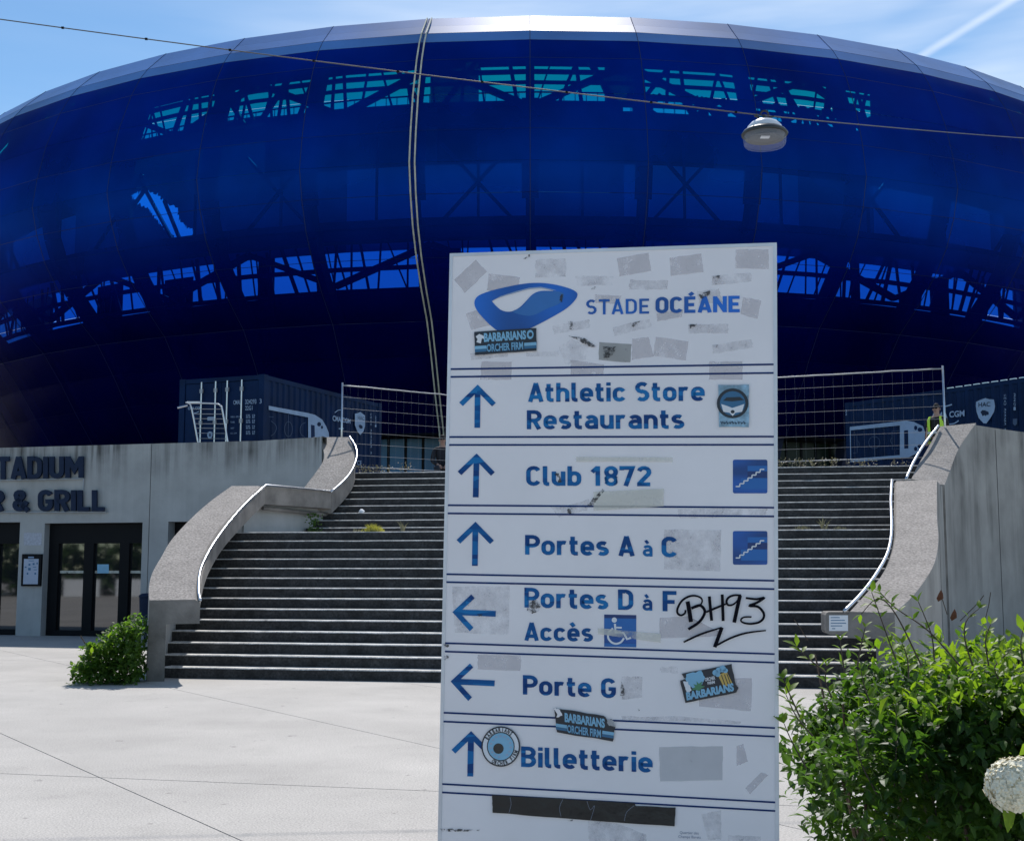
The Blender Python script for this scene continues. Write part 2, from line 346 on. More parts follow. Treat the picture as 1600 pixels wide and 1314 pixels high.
luo = [P(x, y, Y) for x, y, Y in [(475, 762, 25.4), (492, 740, 26.0), (505, 720, 26.6), (505, 703, 27.2), (490, 683, 27.8)]]
ri = [climb(x, y, 16.4, 1.0, .348) for x, y in [(1328, 955.5), (1354, 926.7), (1375.9, 902), (1389.6, 877.4), (1399.2, 841.8), (1400.5, 803.4), (1400.5, 751.4)]]
ro = [climb(x, y, 16.3, 1.0, .348) for x, y in [(1397.8, 956.8), (1422.5, 935), (1444.4, 907.5), (1460.8, 877.4), (1466.3, 841.8), (1464, 806), (1464, 750)]]
rui = [P(x, y, Y) for x, y, Y in [(1423.8, 748.6, 23.6), (1433, 729.5, 24.3), (1447, 704.8, 25.1), (1469, 666.4, 26)]]
ruo = [P(x, y, Y) for x, y, Y in [(1475.9, 757.4, 23.6), (1485.5, 732, 24.3), (1499, 699, 25.1), (1525, 661, 26)]]
def xat(pl_, Y):
    for a, b in zip(pl_, pl_[1:]):
        if a.y <= Y <= b.y: return a.x + (b.x - a.x) * (Y - a.y) / (b.y - a.y)
    return pl_[0].x if Y < pl_[0].y else pl_[-1].x
st = thing('staircase', O_, 'wide two flight concrete staircase with blackened risers and pale worn nosings rising to the stadium', 'staircase')
for i in range(1, 24):
    v = vfront(i); v2 = vfront(i + 1) if i < 23 else v + .34
    cl_ = lo if i < 15 else luo; cr_ = ro + ruo
    # extents: solve along the front line
    ul, ur = -3.0, 6.0
    for _ in range(12):
        pL = O_ + VX * v + UX * ul; ul += (xat(cl_, pL.y) + (.12 if i > 4 else .22) - pL.x)
        pR = O_ + VX * v + UX * ur; ur += (xat(cr_, pR.y) - .2 - pR.x)
    z1 = i * R_; z0 = (i - 1) * R_ - .05; c = .018
    nseg = 40 if i < 23 else 40
    V = []; F = []; MI = []
    prof = [(v, z0), (v, z1 - c), (v + c * .3, z1 - c * .3), (v + c, z1), (v2 + .03, z1), (v2 + .03, z0)]
    for k in range(nseg + 1):
        u = ul + (ur - ul) * k / nseg
        for q, (vv, zz) in enumerate(prof):
            dv = dz = 0
            if 1 <= q <= 3:
                nn = noise.noise(Vector((u * 2.3, i * 3.1, 0))); dz = min(0, nn * .008); dv = abs(noise.noise(Vector((u * 3.7, i * 5.3, 4)))) * .010
            V.append(O_ + UX * u + VX * (vv + (dv if q < 4 else 0)) + Vector((0, 0, zz + dz)))
    L = len(prof)
    for k in range(nseg):
        for q in range(L - 1):
            F.append((k * L + q, (k + 1) * L + q, (k + 1) * L + q + 1, k * L + q + 1)); MI.append(0 if q == 0 else 1)
    F += [tuple(range(L))[::-1], tuple(nseg * L + q for q in range(L))]; MI += [0, 0]
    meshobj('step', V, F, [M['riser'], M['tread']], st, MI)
ZT = 23 * R_          # terrace level
# ------------------------------------------------------------------ parapets
def resamp(pts, n):
    pts = catmull(pts, 8); L = [0]
    for a, b in zip(pts, pts[1:]): L.append(L[-1] + (b - a).length)
    o = []
    for k in range(n):
        t = L[-1] * k / (n - 1)
        for i in range(len(L) - 1):
            if L[i + 1] >= t - 1e-9:
                f = (t - L[i]) / max(1e-9, L[i + 1] - L[i]); o.append(pts[i].lerp(pts[i + 1], f)); break
    return o
def parapet(inner, outer, parent, hb=.33, tw=.24, lip=.07, n=26, zb=0.0, dip=.05):
    I, Q = resamp(inner, n), resamp(outer, n); V = []; F = []; MI = []
    for k in range(n):
        i, o = I[k], Q[k]; d = (i - o); d.z = 0; d.normalize(); dn = Vector((0, 0, -1))
        ring = [o, i, i + d * lip + dn * dip, i + d * lip + dn * hb, o + d * tw + dn * (hb + .001), Vector((o.x + d.x * tw, o.y + d.y * tw, zb)), Vector((o.x, o.y, zb))]
        V += ring
    L = 7
    for k in range(n - 1):
        for q in range(L):
            F.append((k * L + q, k * L + (q + 1) % L, (k + 1) * L + (q + 1) % L, (k + 1) * L + q)); MI.append([0, 1, 1, 1, 2, 2, 2][q])
    F += [tuple(range(L))[::-1], tuple((n - 1) * L + q for q in range(L))]; MI += [1, 1]
    return fixn(meshobj('parapet_segment', V, F, [M['agg'], M['beam'], M['wallr']], parent, MI))
def rail(pts, parent, r=.019):
    m = MB().tube(pts, r, 8); o = m.build('handrail', M['steel'], parent, smooth=True); return o
tl = thing('stair_parapet', (-5, 17.9, 0), 'curved concrete parapet with pebbled top and thin handrail climbing the left side of the staircase', 'parapet')
parapet(li, lo, tl); parapet(lui, luo, tl, lip=.02, hb=.42, tw=.2)
NP0 = li[-1]; NP1 = lui[0]
dd = (NP1 - NP0); dd.z = 0; L = dd.length; dd.normalize(); nn_ = Vector((-dd.y, dd.x, 0))
m = MB(); z = NP0.z
m.box((NP0 + NP1) / 2 + nn_ * .12 + Vector((0, 0, -.165)), dd * (L / 2 + .04), nn_ * .13, Vector((0, 0, .163)))
m.build('parapet_beam', M['beam'], tl)
m = MB(); m.box(((NP0 + NP1) / 2 + nn_ * .32).xy.to_3d() + Vector((0, 0, (z - .33) / 2)), dd * (L / 2 + .2), nn_ * .1, Vector((0, 0, (z - .34) / 2)))
m.build('landing_wall', M['wall'], tl)
m = MB().tube([NP0 + Vector((.0, .16, -.40)), NP1 + Vector((-.1, .16, -.44))], .035, 8); m.build('conduit', M['beam'], tl)
rail(catmull([climb(x, y, 17.95, LZ0, .348) + Vector((.0, -.02, 0)) for x, y in [(313.7, 938), (310.7, 920.8), (312.9, 894), (320.4, 873.9), (335.5, 847), (358.9, 815.3), (385.7, 785.2), (415.8, 758)]], 4) + [NP1 + Vector((0, -.06, .02))], tl)
rail(catmull([P(x, y, Y) for x, y, Y in [(517, 768.5, 25.3), (537, 751, 25.8), (550.7, 733, 26.3), (557.5, 711.8, 26.9), (555, 696.5, 27.4), (546, 682, 27.8)]], 4), tl)
tr_ = thing('stair_parapet', (4.6, 16.4, 0), 'curved concrete parapet with pebbled top and steel handrail on the right side of the staircase', 'parapet')
parapet(ri, ro, tr_, lip=.04); parapet(rui, ruo, tr_, lip=.02)
q0, q1 = Vector((ro[-1].x - .13, ro[-1].y - .05, 0)), Vector((ruo[0].x - .13, ruo[0].y + .1, 0)); dd = (q1 - q0); Lq = dd.length; dd.normalize()
MB().box((q0 + q1) / 2 + Vector((0, 0, 1.5)), dd * Lq / 2, Vector((dd.y, -dd.x, 0)) * .118, Vector((0, 0, 1.53))).build('landing_wall', M['wallr'], tr_)
m = MB(); e0 = ri[0]
a_, b_ = P(1290, 957, 16.45), P(1331, 956.5, 16.42); a_.z = b_.z = e0.z - .004
prof = []
w_ = (b_ - a_).length; x_ = (b_ - a_).normalized(); y_ = Vector((-x_.y, x_.x, 0)); h_ = .285
cs = [(0, -.04), (.0, -h_ + .05), (.015, -h_ + .015), (.05, -h_), (w_, -h_), (w_, 0), (.04, 0), (.012, -.012)]
n = len(cs); V = [a_ + x_ * u + Vector((0, 0, q)) for u, q in cs] + [a_ + x_ * u + y_ * .42 + Vector((0, 0, q)) for u, q in cs]
fixn(m.add(V, [tuple(range(n)), tuple(range(n, 2 * n))[::-1]] + [(k, (k + 1) % n, (k + 1) % n + n, k + n) for k in range(n)]).build('slab_end', M['beam'], tr_))
PLQ = Plane(a_, x_, (0, 0, 1))
def quadp(pl_, pts, off, name, mt, parent, th=0.0):
    Q = [pl_.hit(x, y, off) for x, y in pts]; n = len(Q)
    if th:
        Bk = [q - pl_.n * th for q in Q]
        m = MB().add(Q + Bk, [tuple(range(n))] + [(k, (k + 1) % n, (k + 1) % n + n, k + n) for k in range(n)]); o = m.build(name, mt, parent); return fixn(o)
    return MB().add(Q, [tuple(range(n))]).build(name, mt, parent)
pq = quadp(PLQ, [(1295.5, 961), (1325, 961), (1325, 985.5), (1295.5, 985.5)], .008, 'plaque', M['white'], tr_, .006)
m = MB()
for k, (x0, x1) in enumerate([(1298, 1312), (1298, 1320), (1298, 1322), (1298, 1316), (1300, 1305)]):
    yy = 964 + k * 4.3; m.add([PLQ.hit(x0, yy, .0095), PLQ.hit(x1, yy, .0095), PLQ.hit(x1, yy + 1.3, .0095), PLQ.hit(x0, yy + 1.3, .0095)], [(0, 1, 2, 3)])
m.build('plaque_print', M['stkd'], pq)
rail(catmull([climb(x, y, 16.4, 1.0, .348) + Vector((0, -.03, .0)) for x, y in [(1318.4, 954.5), (1345.8, 926.7), (1370, 893.8), (1386.8, 861), (1392.3, 825.3), (1391, 781.5), (1392.9, 750)]], 4), tr_, .024)
rail(catmull([P(x, y, Y) for x, y, Y in [(1415.6, 748.6, 23.5), (1428, 721, 24.3), (1444.4, 693.8, 25.1), (1466.3, 665, 25.9)]], 4), tr_, .024)
# ------------------------------------------------------------------ terrace and walls
WA, WB = PZ(0, 992.5, 0), PZ(222, 996, 0)
wx = (WB - WA).normalized(); wn = Vector((-wx.y, wx.x, 0))
ZW = 4.335
C_, D_ = PZ(400, 688, ZW), PZ(490, 683.5, ZW)
top23 = O_ + VX * (vfront(23) + .30)
tp = [(-34, 36.2), (WA.x, WA.y + .35), (WB.x, WB.y + .35), (C_.x, C_.y + .3), (D_.x - .1, D_.y + .25), (-3.9, top23.y + .176 * (top23.x + 3.9)),
      (8.85, top23.y - .176 * (8.85 - top23.x)), (9.6, 26.4), (11.1, 27.75), (16, 31.2), (34, 36), (70, 130), (-70, 130)]
n = len(tp)
fixn(MB().add([(x, y, ZT - .004) for x, y in tp] + [(x, y, 0) for x, y in tp], [tuple(range(n))] + [(k, (k + 1) % n, (k + 1) % n + n, k + n) for k in range(n)]).build('terrace', M['beam'], kind='structure'))
wl = thing('concrete_building', (WA.x, WA.y, 0), 'low grey concrete restaurant frontage with navy letters and glazed doors left of the staircase', 'building')
WP = Plane(WA, wx, (0, 0, 1))
def wloc(px, py): return WP.loc(px, py)
def opening(x0t, x1t, yt, zb=0.0):
    a = wloc(x0t, yt); b = wloc(x1t, yt); return (a[0], b[0], a[1], zb)
# openings in wall coordinates (a0, a1, ztop, zbottom)
ops = [opening(-150, 31.5, 817.5), opening(70, 222.8, 817.5), opening(263, 330, 815)]
aR = (PZ(262, 692, ZW) - WA).dot(wx) + 2.4
outer = [(-18, 0)]
for a0_, a1_, zt_, zb_ in ops: outer += [(a0_, 0), (a0_, zt_), (a1_, zt_), (a1_, 0)]
aC = (C_ - WA).dot(wx)
outer += [(aC, 0), (aC, ZW), (-18, ZW)]
V, F = polyh(outer, [], lambda x, y: WP.w(x, y))
n = len(V); Vb = [v + wn * .35 for v in V]
m = MB().add(V, F).add(Vb, F)
k0 = len(m.V)
m.add(V + Vb, [(k, (k + 1) % n, (k + 1) % n + n, k + n) for k in range(n)])
fixn(m.build('wall', M['wall'], wl))
# curved end of the wall, swinging in to the parapet
Cw = WP.w(aC, 0); cur = catmull([Cw, Cw.lerp(Vector((D_.x, D_.y, 0)), .55) + Vector((0, -.02, 0)), Vector((D_.x, D_.y, 0)), Vector((luo[3].x - .02, luo[3].y, 0))], 6)
V = []; F = []
for q in cur: V += [(q.x, q.y, 0), (q.x, q.y, ZW), (q.x + .05, q.y + .3, ZW), (q.x + .05, q.y + .3, 0)]
for k in range(len(cur) - 1):
    for q in range(4): F.append((k * 4 + q, k * 4 + (q + 1) % 4, k * 4 + 4 + (q + 1) % 4, k * 4 + 4 + q))
fixn(meshobj('curved_wall', V, F, M['wall'], wl))
# joints, tie holes
m = MB()
aj = wloc(235, 760)[0]
m.box(WP.w(aj, ZW / 2, .001), wx * .006, wn * .003, (0, 0, ZW / 2 - .01))
m.build('wall_joint', M['joint'], wl)
for px, py in [(195, 749), (265, 747), (333, 746), (292, 774), (200, 812), (57, 752), (55, 938)]:
    MB().lathe((0, 0, 0), [(.001, 0), (.028, 0), (.03, .004)], 10).build('tie_hole', M['joint'], wl).matrix_local = Matrix.Translation(WP.hit(px, py, .004) - Vector((WA.x, WA.y, 0))) @ Matrix.Rotation(atan2(wx.y, wx.x), 4, 'Z') @ Matrix.Rotation(pi / 2, 4, 'X')
glass = bpy.data.materials.new('door_glass'); glass.use_nodes = True
b = glass.node_tree.nodes['Principled BSDF']; b.inputs['Base Color'].default_value = (.015, .017, .02, 1); b.inputs['Roughness'].default_value = .03; b.inputs['Specular IOR Level'].default_value = 1.0; b.inputs['IOR'].default_value = 1.75
M['glass'] = glass
M['dark'] = mat('dark_interior', (.008, .009, .012), .9)
def door_unit(a0_, a1_, zt_, panes, zp0, zp1):
    d = MB()
    fr = [(a0_, a1_, 0, zt_)]
    o = MB().box(WP.w((a0_ + a1_) / 2, zt_ / 2, -.34), wx * ((a1_ - a0_) / 2), wn * .02, (0, 0, zt_ / 2)).build('door_frame', M['black'], wl)
    # frame bars
    m = MB(); xs = [a0_] + [c for p in panes for c in p] + [a1_]
    for i in range(0, len(xs), 2):
        if xs[i + 1] - xs[i] > .005: m.box(WP.w((xs[i] + xs[i + 1]) / 2, zt_ / 2, -.25), wx * ((xs[i + 1] - xs[i]) / 2 + .0), wn * .05, (0, 0, zt_ / 2 - .002))
    m.box(WP.w((a0_ + a1_) / 2, (zt_ + zp1) / 2, -.245), wx * ((a1_ - a0_) / 2 - .002), wn * .05, (0, 0, (zt_ - zp1) / 2 - .003))
    m.box(WP.w((a0_ + a1_) / 2, zp0 / 2, -.245), wx * ((a1_ - a0_) / 2 - .002), wn * .05, (0, 0, zp0 / 2 - .003))
    m.build('door_bars', M['black'], o)
    for p0, p1 in panes:
        MB().box(WP.w((p0 + p1) / 2, (zp0 + zp1) / 2, -.28), wx * ((p1 - p0) / 2 + .01), wn * .004, (0, 0, (zp1 - zp0) / 2 + .01)).build('door_pane', M['glass'], o)
    return o
dx = lambda px: wloc(px, 900)[0]
zt0 = wloc(100, 849)[1]; zb0 = wloc(100, 985)[1]
d1 = door_unit(ops[1][0], ops[1][1], ops[1][2], [(dx(82), dx(122)), (dx(137), dx(178)), (dx(193), dx(219.5))], zb0, zt0)
d0 = door_unit(ops[0][0], ops[0][1], ops[0][2], [(dx(-120), dx(-75)), (dx(-62), dx(-22)), (dx(-12), dx(23))], zb0, zt0)
MB().box(WP.w((ops[2][0] + ops[2][1]) / 2, ops[2][2] / 2, -.3), wx * ((ops[2][1] - ops[2][0]) / 2 - .01), wn * .02, (0, 0, ops[2][2] / 2)).build('door', M['black'], wl)
o = quadp(WP, [(152, 881.5), (170, 881.5), (170, 895.5), (152, 895.5)], -.262, 'notice', M['stkb'], d1, .002)
m = MB(); m.box(WP.hit(110, 893.5, -.262), wx * 2.2, wn * .002, (0, 0, .022)); 
for p0, p1 in [(dx(82), dx(122)), (dx(137), dx(178)), (dx(193), dx(219.5))]:
    zz = wloc(110, 893.5)[1]; MB().box(WP.w((p0 + p1) / 2, zz, -.270), wx * ((p1 - p0) / 2 - .01), wn * .002, (0, 0, .03)).build('glass_film', M['res3'], d1)
quadp(WP, [(37.5, 832.5), (65.3, 832.5), (64.7, 852), (37, 852)], .006, 'paper_notice', mat('weathered_paper', (.42, .44, .50), .7, scale=25, var=.2), wl, .005)
mc = quadp(WP, [(34.5, 865.5), (65, 865.5), (62.5, 915.5), (32.5, 915.5)], .06, 'menu_case', M['black'], wl, .058)
mp_ = quadp(WP, [(37.5, 873), (60.5, 873), (59, 912.5), (36, 912.5)], .062, 'menu_sheet', mat('menu_paper', (.40, .46, .58), .6, var=.05), mc)
m = MB()
for k, (x, y, w2, h2) in enumerate([(46, 882, 3, 3), (52.5, 881, 3, 3), (58, 880, 2, 3), (40, 886, 3, 2), (46, 889, 4, 4), (54, 886, 5, 1), (55, 890, 5, 1), (43, 896, 2.5, 3), (55, 896, 2.5, 3), (49, 876, 8, 1)]):
    m.add([WP.hit(x - w2 / 2, y - h2 / 2, .0635), WP.hit(x + w2 / 2, y - h2 / 2, .0635), WP.hit(x + w2 / 2, y + h2 / 2, .0635), WP.hit(x - w2 / 2, y + h2 / 2, .0635)], [(0, 1, 2, 3)])
m.build('menu_print', M['stkd'], mp_)
quadp(WP, [(44, 869.5), (53, 869.5), (53, 871.8), (44, 871.8)], .062, 'menu_title', M['contp'], mc)
# ------------------------------------------------------------------ lettering
def getfont():
    try:
        return bpy.data.fonts.load(bpy.utils.system_resource('DATAFILES', path='fonts/Inter.woff2'))
    except Exception:
        return None
FONT = getfont()
def textmesh(s, off=0.0, ext=0.0, spacing=1.0):
    c = bpy.data.curves.new('t', 'FONT'); c.body = s
    if FONT: c.font = FONT
    c.offset = off; c.extrude = ext; c.resolution_u = 3; c.space_character = spacing
    o = bpy.data.objects.new('t', c); COL.objects.link(o)
    dg = bpy.context.evaluated_depsgraph_get(); me = o.evaluated_get(dg).to_mesh()
    V = [v.co.copy() for v in me.vertices]; F = [tuple(p.vertices) for p in me.polygons]
    o.evaluated_get(dg).to_mesh_clear(); COL.objects.unlink(o); bpy.data.objects.remove(o); bpy.data.curves.remove(c); return V, F
def arc(cx, cy, r, a0, a1, ry=None, n=7):
    ry = ry or r; return [(cx + r * cos(radians(a0 + (a1 - a0) * k / n)), cy + ry * sin(radians(a0 + (a1 - a0) * k / n))) for k in range(n + 1)]
def oval(x0, y0, x1, y1):
    r = (x1 - x0) / 2; cx = (x0 + x1) / 2; p = arc(cx, y1 - r, r, 0, 180) + arc(cx, y0 + r, r, 180, 360); return p + [p[0]]
_B, _T, _X = .085, .915, .645
_st = lambda x, a=0, b=1: [(x, a), (x, b)]
_a = [[(.475, 0), (.475, .45)] + arc(.28, .45, .195, 0, 150), [(.475, .40), (.27, .40)] + arc(.25, .24, .155, 90, 270) + [(.30, .085), (.475, .14)]]
_e = [[(.085, .355), (.475, .355), (.475, .45)] + arc(.28, .45, .195, 0, 180) + arc(.28, .28, .195, 180, 322)]
_gr = [(.17, 1.02), (.31, .82)]
GL = {'A': (.64, [[(.07, 0), (.32, 1)], [(.32, 1), (.57, 0)], [(.15, .25), (.49, .25)]]),
 'B': (.61, [[(.32, .515), (.085, .515), (.085, _T), (.31, _T)] + arc(.31, .715, .2, 90, -90), [(.085, .515), (.085, _B), (.31, _B)] + arc(.31, .30, .215, -90, 90)]),
 'C': (.60, [arc(.305, .695, .22, 22, 180) + arc(.305, .305, .22, 180, 338)]), 'D': (.62, [[(.3, _B), (.085, _B), (.085, _T), (.3, _T)] + arc(.295, .675, .24, 90, 0) + arc(.295, .325, .24, 0, -90)]),
 'E': (.56, [[(.53, _T), (.085, _T), (.085, _B), (.53, _B)], [(.085, .5), (.47, .5)]]), 'F': (.54, [[(.53, _T), (.085, _T), (.085, 0)], [(.085, .47), (.46, .47)]]),
 'G': (.62, [arc(.305, .695, .22, 22, 180) + arc(.305, .305, .22, 180, 360) + [(.525, .46), (.31, .46)]]), 'H': (.62, [_st(.085), _st(.535), [(.085, .5), (.535, .5)]]), 'I': (.17, [_st(.085)]),
 'L': (.52, [[(.085, 1), (.085, _B), (.50, _B)]]), 'M': (.76, [_st(.085), [(.085, .93), (.38, .38), (.675, .93)], _st(.675)]), 'N': (.64, [_st(.085), [(.085, .95), (.555, .05)], _st(.555)]),
 'O': (.61, [oval(.085, _B, .525, _T)]), 'P': (.60, [[(.085, 0), (.085, _T), (.32, _T)] + arc(.32, .69, .225, 90, -90) + [(.085, .465)]]),
 'R': (.62, [[(.085, 0), (.085, _T), (.32, _T)] + arc(.32, .69, .225, 90, -90) + [(.085, .465)], [(.31, .465), (.53, 0)]]),
 'S': (.60, [arc(.30, .705, .21, 38, 262) + arc(.30, .30, .215, 88, -140)]), 'T': (.58, [[(0, _T), (.58, _T)], _st(.29)]), 'U': (.61, [[(.085, 1), (.085, .305)] + arc(.305, .305, .22, 180, 360) + [(.525, 1)]]),
 'a': (.56, _a), 'à': (.56, _a + [_gr]), 'b': (.56, [_st(.085), oval(.085, _B, .475, _X)]), 'c': (.53, [arc(.28, .45, .195, 25, 180) + arc(.28, .28, .195, 180, 335)]), 'e': (.56, _e), 'è': (.56, _e + [_gr]),
 'h': (.56, [_st(.085), arc(.28, .45, .195, 180, 0) + [(.475, 0)]]), 'i': (.17, [_st(.085, 0, .73), _st(.085, .83, 1.0)]), 'l': (.27, [[(.085, 1), (.085, .22), (.11, .12), (.17, .085), (.26, .085)]]),
 'n': (.56, [_st(.085, 0, .73), arc(.28, .45, .195, 180, 0) + [(.475, 0)]]), 'o': (.56, [oval(.085, _B, .475, _X)]), 'r': (.42, [_st(.085, 0, .73), arc(.28, .45, .195, 180, 62)]),
 's': (.52, [arc(.26, .503, .172, 40, 262, .142) + arc(.26, .222, .176, 86, -142, .137)]), 't': (.38, [[(.14, .95), (.14, .24), (.165, .13), (.24, .085), (.36, .085)], [(0, _X), (.35, _X)]]),
 'u': (.56, [[(.085, .73), (.085, .28)] + arc(.28, .28, .195, 180, 360) + [(.475, .28)], _st(.475, 0, .73)]),
 '1': (.42, [[(.03, .70), (.27, .95)], _st(.27)]), '2': (.58, [arc(.29, .705, .21, 165, -38) + [(.10, .13), (.10, _B), (.54, _B)]]), '7': (.55, [[(.03, .80), (.03, _T), (.47, _T), (.19, 0)]]),
 '8': (.60, [oval(.105, .50, .485, .50 + .415), oval(.085, _B, .505, .50)]), '&': (.70, [[(.66, .0), (.17, .60)] + arc(.29, .76, .155, 215, -40) + [(.15, .40)] + arc(.28, .28, .195, 145, 330) + [(.60, .46)]]), ' ': (.22, []),
 'É': (.56, [[(.53, _T), (.085, _T), (.085, _B), (.53, _B)], [(.085, .5), (.47, .5)], [(.24, 1.09), (.42, 1.25)]])}
def dribbon(pts, wd):
    P_ = [Vector(p) for p in pts]; q = [P_[0]]
    for p in P_[1:]:
        if (p - q[-1]).length > 1e-4: q.append(p)
    n = len(q); cl = (q[0] - q[-1]).length < 1e-3 and n > 3; A, B = [], []
    for i in range(n):
        if cl: d0 = (q[i] - q[i - 1 if i else n - 2]).normalized(); d1 = (q[i + 1 if i < n - 1 else 1] - q[i]).normalized()
        else: d0 = (q[i] - q[i - 1]).normalized() if i else (q[1] - q[0]).normalized(); d1 = (q[i + 1] - q[i]).normalized() if i < n - 1 else d0
        n0 = Vector((-d0.y, d0.x)); n1 = Vector((-d1.y, d1.x)); mm_ = (n0 + n1)
        mm_ = mm_.normalized() if mm_.length > .2 else n0
        k = wd / 2 / max(.45, mm_.dot(n0)); A.append(q[i] + mm_ * k); B.append(q[i] - mm_ * k)
    return A, B
def dtext(pl_, s, x0, yb0, x1, yb1, yt0, mt, parent, off=.02, bold=.17, name='lettering', ext=0.0, yt1=None, gap=None):
    gap = .105 if gap is None else gap; x = 0; S_ = []
    for ch_ in s:
        adv, st2 = GL[ch_]
        for k, q in enumerate(st2): S_.append(([(a + x, b) for a, b in q], len(S_) % 5))
        x += adv + gap
    W_ = x - gap; A = Vector((*pl_.loc(x0, yb0), 0)); B = Vector((*pl_.loc(x1, yb1), 0)); U = Vector((*pl_.loc(x0, yt0), 0)) - A; U2 = U if yt1 is None else Vector((*pl_.loc(x1, yt1), 0)) - B
    V = []; F = []
    def mp3(p, o):
        t = p.x / W_; q = A.lerp(B, t) + U.lerp(U2, t) * p.y; return pl_.w(q.x, q.y, o)
    for pts, k in S_:
        a, b = dribbon(pts, bold); n = len(a); b0 = len(V); o = off + ext + k * .00006
        V += [mp3(p, o) for p in a] + [mp3(p, o) for p in b]; F += [(b0 + i, b0 + i + 1, b0 + n + i + 1, b0 + n + i) for i in range(n - 1)]
        if ext:
            c0 = len(V); V += [mp3(p, off) for p in a] + [mp3(p, off) for p in b]
            F += [(b0 + i, c0 + i, c0 + i + 1, b0 + i + 1) for i in range(n - 1)] + [(b0 + n + i, c0 + n + i, c0 + n + i + 1, b0 + n + i + 1) for i in range(n - 1)] + [(b0, c0, c0 + n, b0 + n), (b0 + n - 1, c0 + n - 1, c0 + 2 * n - 1, b0 + 2 * n - 1)]
    return meshobj(name, V, F, mt, parent)
_h = textmesh('H'); CAPH = max(v.y for v in _h[0])
def text(pl_, s, x0, yb0, x1, yb1, yt0, mt, parent, off=.02, bold=.025, name='lettering', ext=0.0, yt1=None, spacing=1.0):
    """baseline from (x0,yb0) to (x1,yb1) in the photo, capital height up to (x0,yt0)"""
    V, F = textmesh(s, bold, ext, spacing)
    mn = min(v.x for v in V); mxx = max(v.x for v in V); ch = CAPH
    A = Vector((*pl_.loc(x0, yb0), 0)); B = Vector((*pl_.loc(x1, yb1), 0)); U = Vector((*pl_.loc(x0, yt0), 0)) - A
    U2 = U if yt1 is None else Vector((*pl_.loc(x1, yt1), 0)) - B
    W = []
    for v in V:
        t = (v.x - mn) / (mxx - mn); q = A.lerp(B, t) + U.lerp(U2, t) * (v.y / ch); W.append(pl_.w(q.x, q.y, off + v.z))
    return meshobj(name, W, F, mt, parent)
dtext(WP, 'STADIUM', -25, 750, 133.4, 746.6, 715, M['navy'], wl, .06, .21, ext=.05, yt1=713.4)
dtext(WP, 'BAR & GRILL', -62, 798.6, 167, 798.4, 766.5, M['navy'], wl, .06, .21, ext=.05, yt1=766)
m = MB()
for a, b_ in [((-40, 751.3), (131, 747.6)), ((131, 747.6), (129.5, 765)), ((-70, 800.3), (167, 800))]: m.bar(WP.hit(*a, .05), WP.hit(*b_, .05), .014)
m.build('letter_rail', M['steel2'], wl)
# right wall
rw = thing('retaining_wall', (11, 27.3, 0), 'tall stained concrete retaining wall curving away behind the hedge on the right', 'wall')
rp_ = catmull([(ruo[-1].x, ruo[-1].y, 0), (11.0, 27.35, 0), (13.6, 29.2, 0), (18, 31.2, 0), (33, 35, 0)], 6)
V = []; F = []
for q in rp_: V += [(q.x, q.y, 0), (q.x, q.y, 4.44), (q.x - .15, q.y + .3, 4.44), (q.x - .15, q.y + .3, 0)]
for k in range(len(rp_) - 1):
    for q in range(4): F.append((k * 4 + q, k * 4 + (q + 1) % 4, k * 4 + 4 + (q + 1) % 4, k * 4 + 4 + q))
F.append((0, 1, 2, 3))
fixn(meshobj('wall_body', V, F, M['wallr'], rw))
m = MB()
for k in (3, 7, 11):
    q = rp_[k]; q2 = rp_[k + 1]; d = (q2 - q).normalized(); m.box(q + Vector((0, 0, 2.2)) + Vector((d.y, -d.x, 0)) * .002, d * .008, Vector((d.y, -d.x, 0)) * .003, (0, 0, 2.2))
m.build('wall_joint', M['joint'], rw)
# ------------------------------------------------------------------ stadium
CX, CY = 1.4, 94.6
sta = thing('stadium', (CX, CY, ZT), 'huge bulging blue membrane stadium filling the background', 'stadium')
PROF = [(40, 25.93), (40.62, 25.30), (41.2, 24.72), (41.65, 24.12), (42.2, 23.1), (42.9, 21.28), (43.3, 19.61), (43.5, 18.18), (43.2, 16.92), (42.7, 15.7), (41.9, 14.54), (40.8, 13.41), (39.5, 12.28), (38.5, 10.88), (37.6, 9.43), (36.4, 7.68)]
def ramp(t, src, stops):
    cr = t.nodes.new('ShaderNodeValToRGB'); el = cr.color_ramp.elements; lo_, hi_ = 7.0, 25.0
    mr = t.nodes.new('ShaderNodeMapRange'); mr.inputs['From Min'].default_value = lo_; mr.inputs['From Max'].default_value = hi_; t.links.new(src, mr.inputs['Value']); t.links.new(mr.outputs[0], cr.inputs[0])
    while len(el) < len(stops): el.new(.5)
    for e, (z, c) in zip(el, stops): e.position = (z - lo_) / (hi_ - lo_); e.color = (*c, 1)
    return cr.outputs[0]
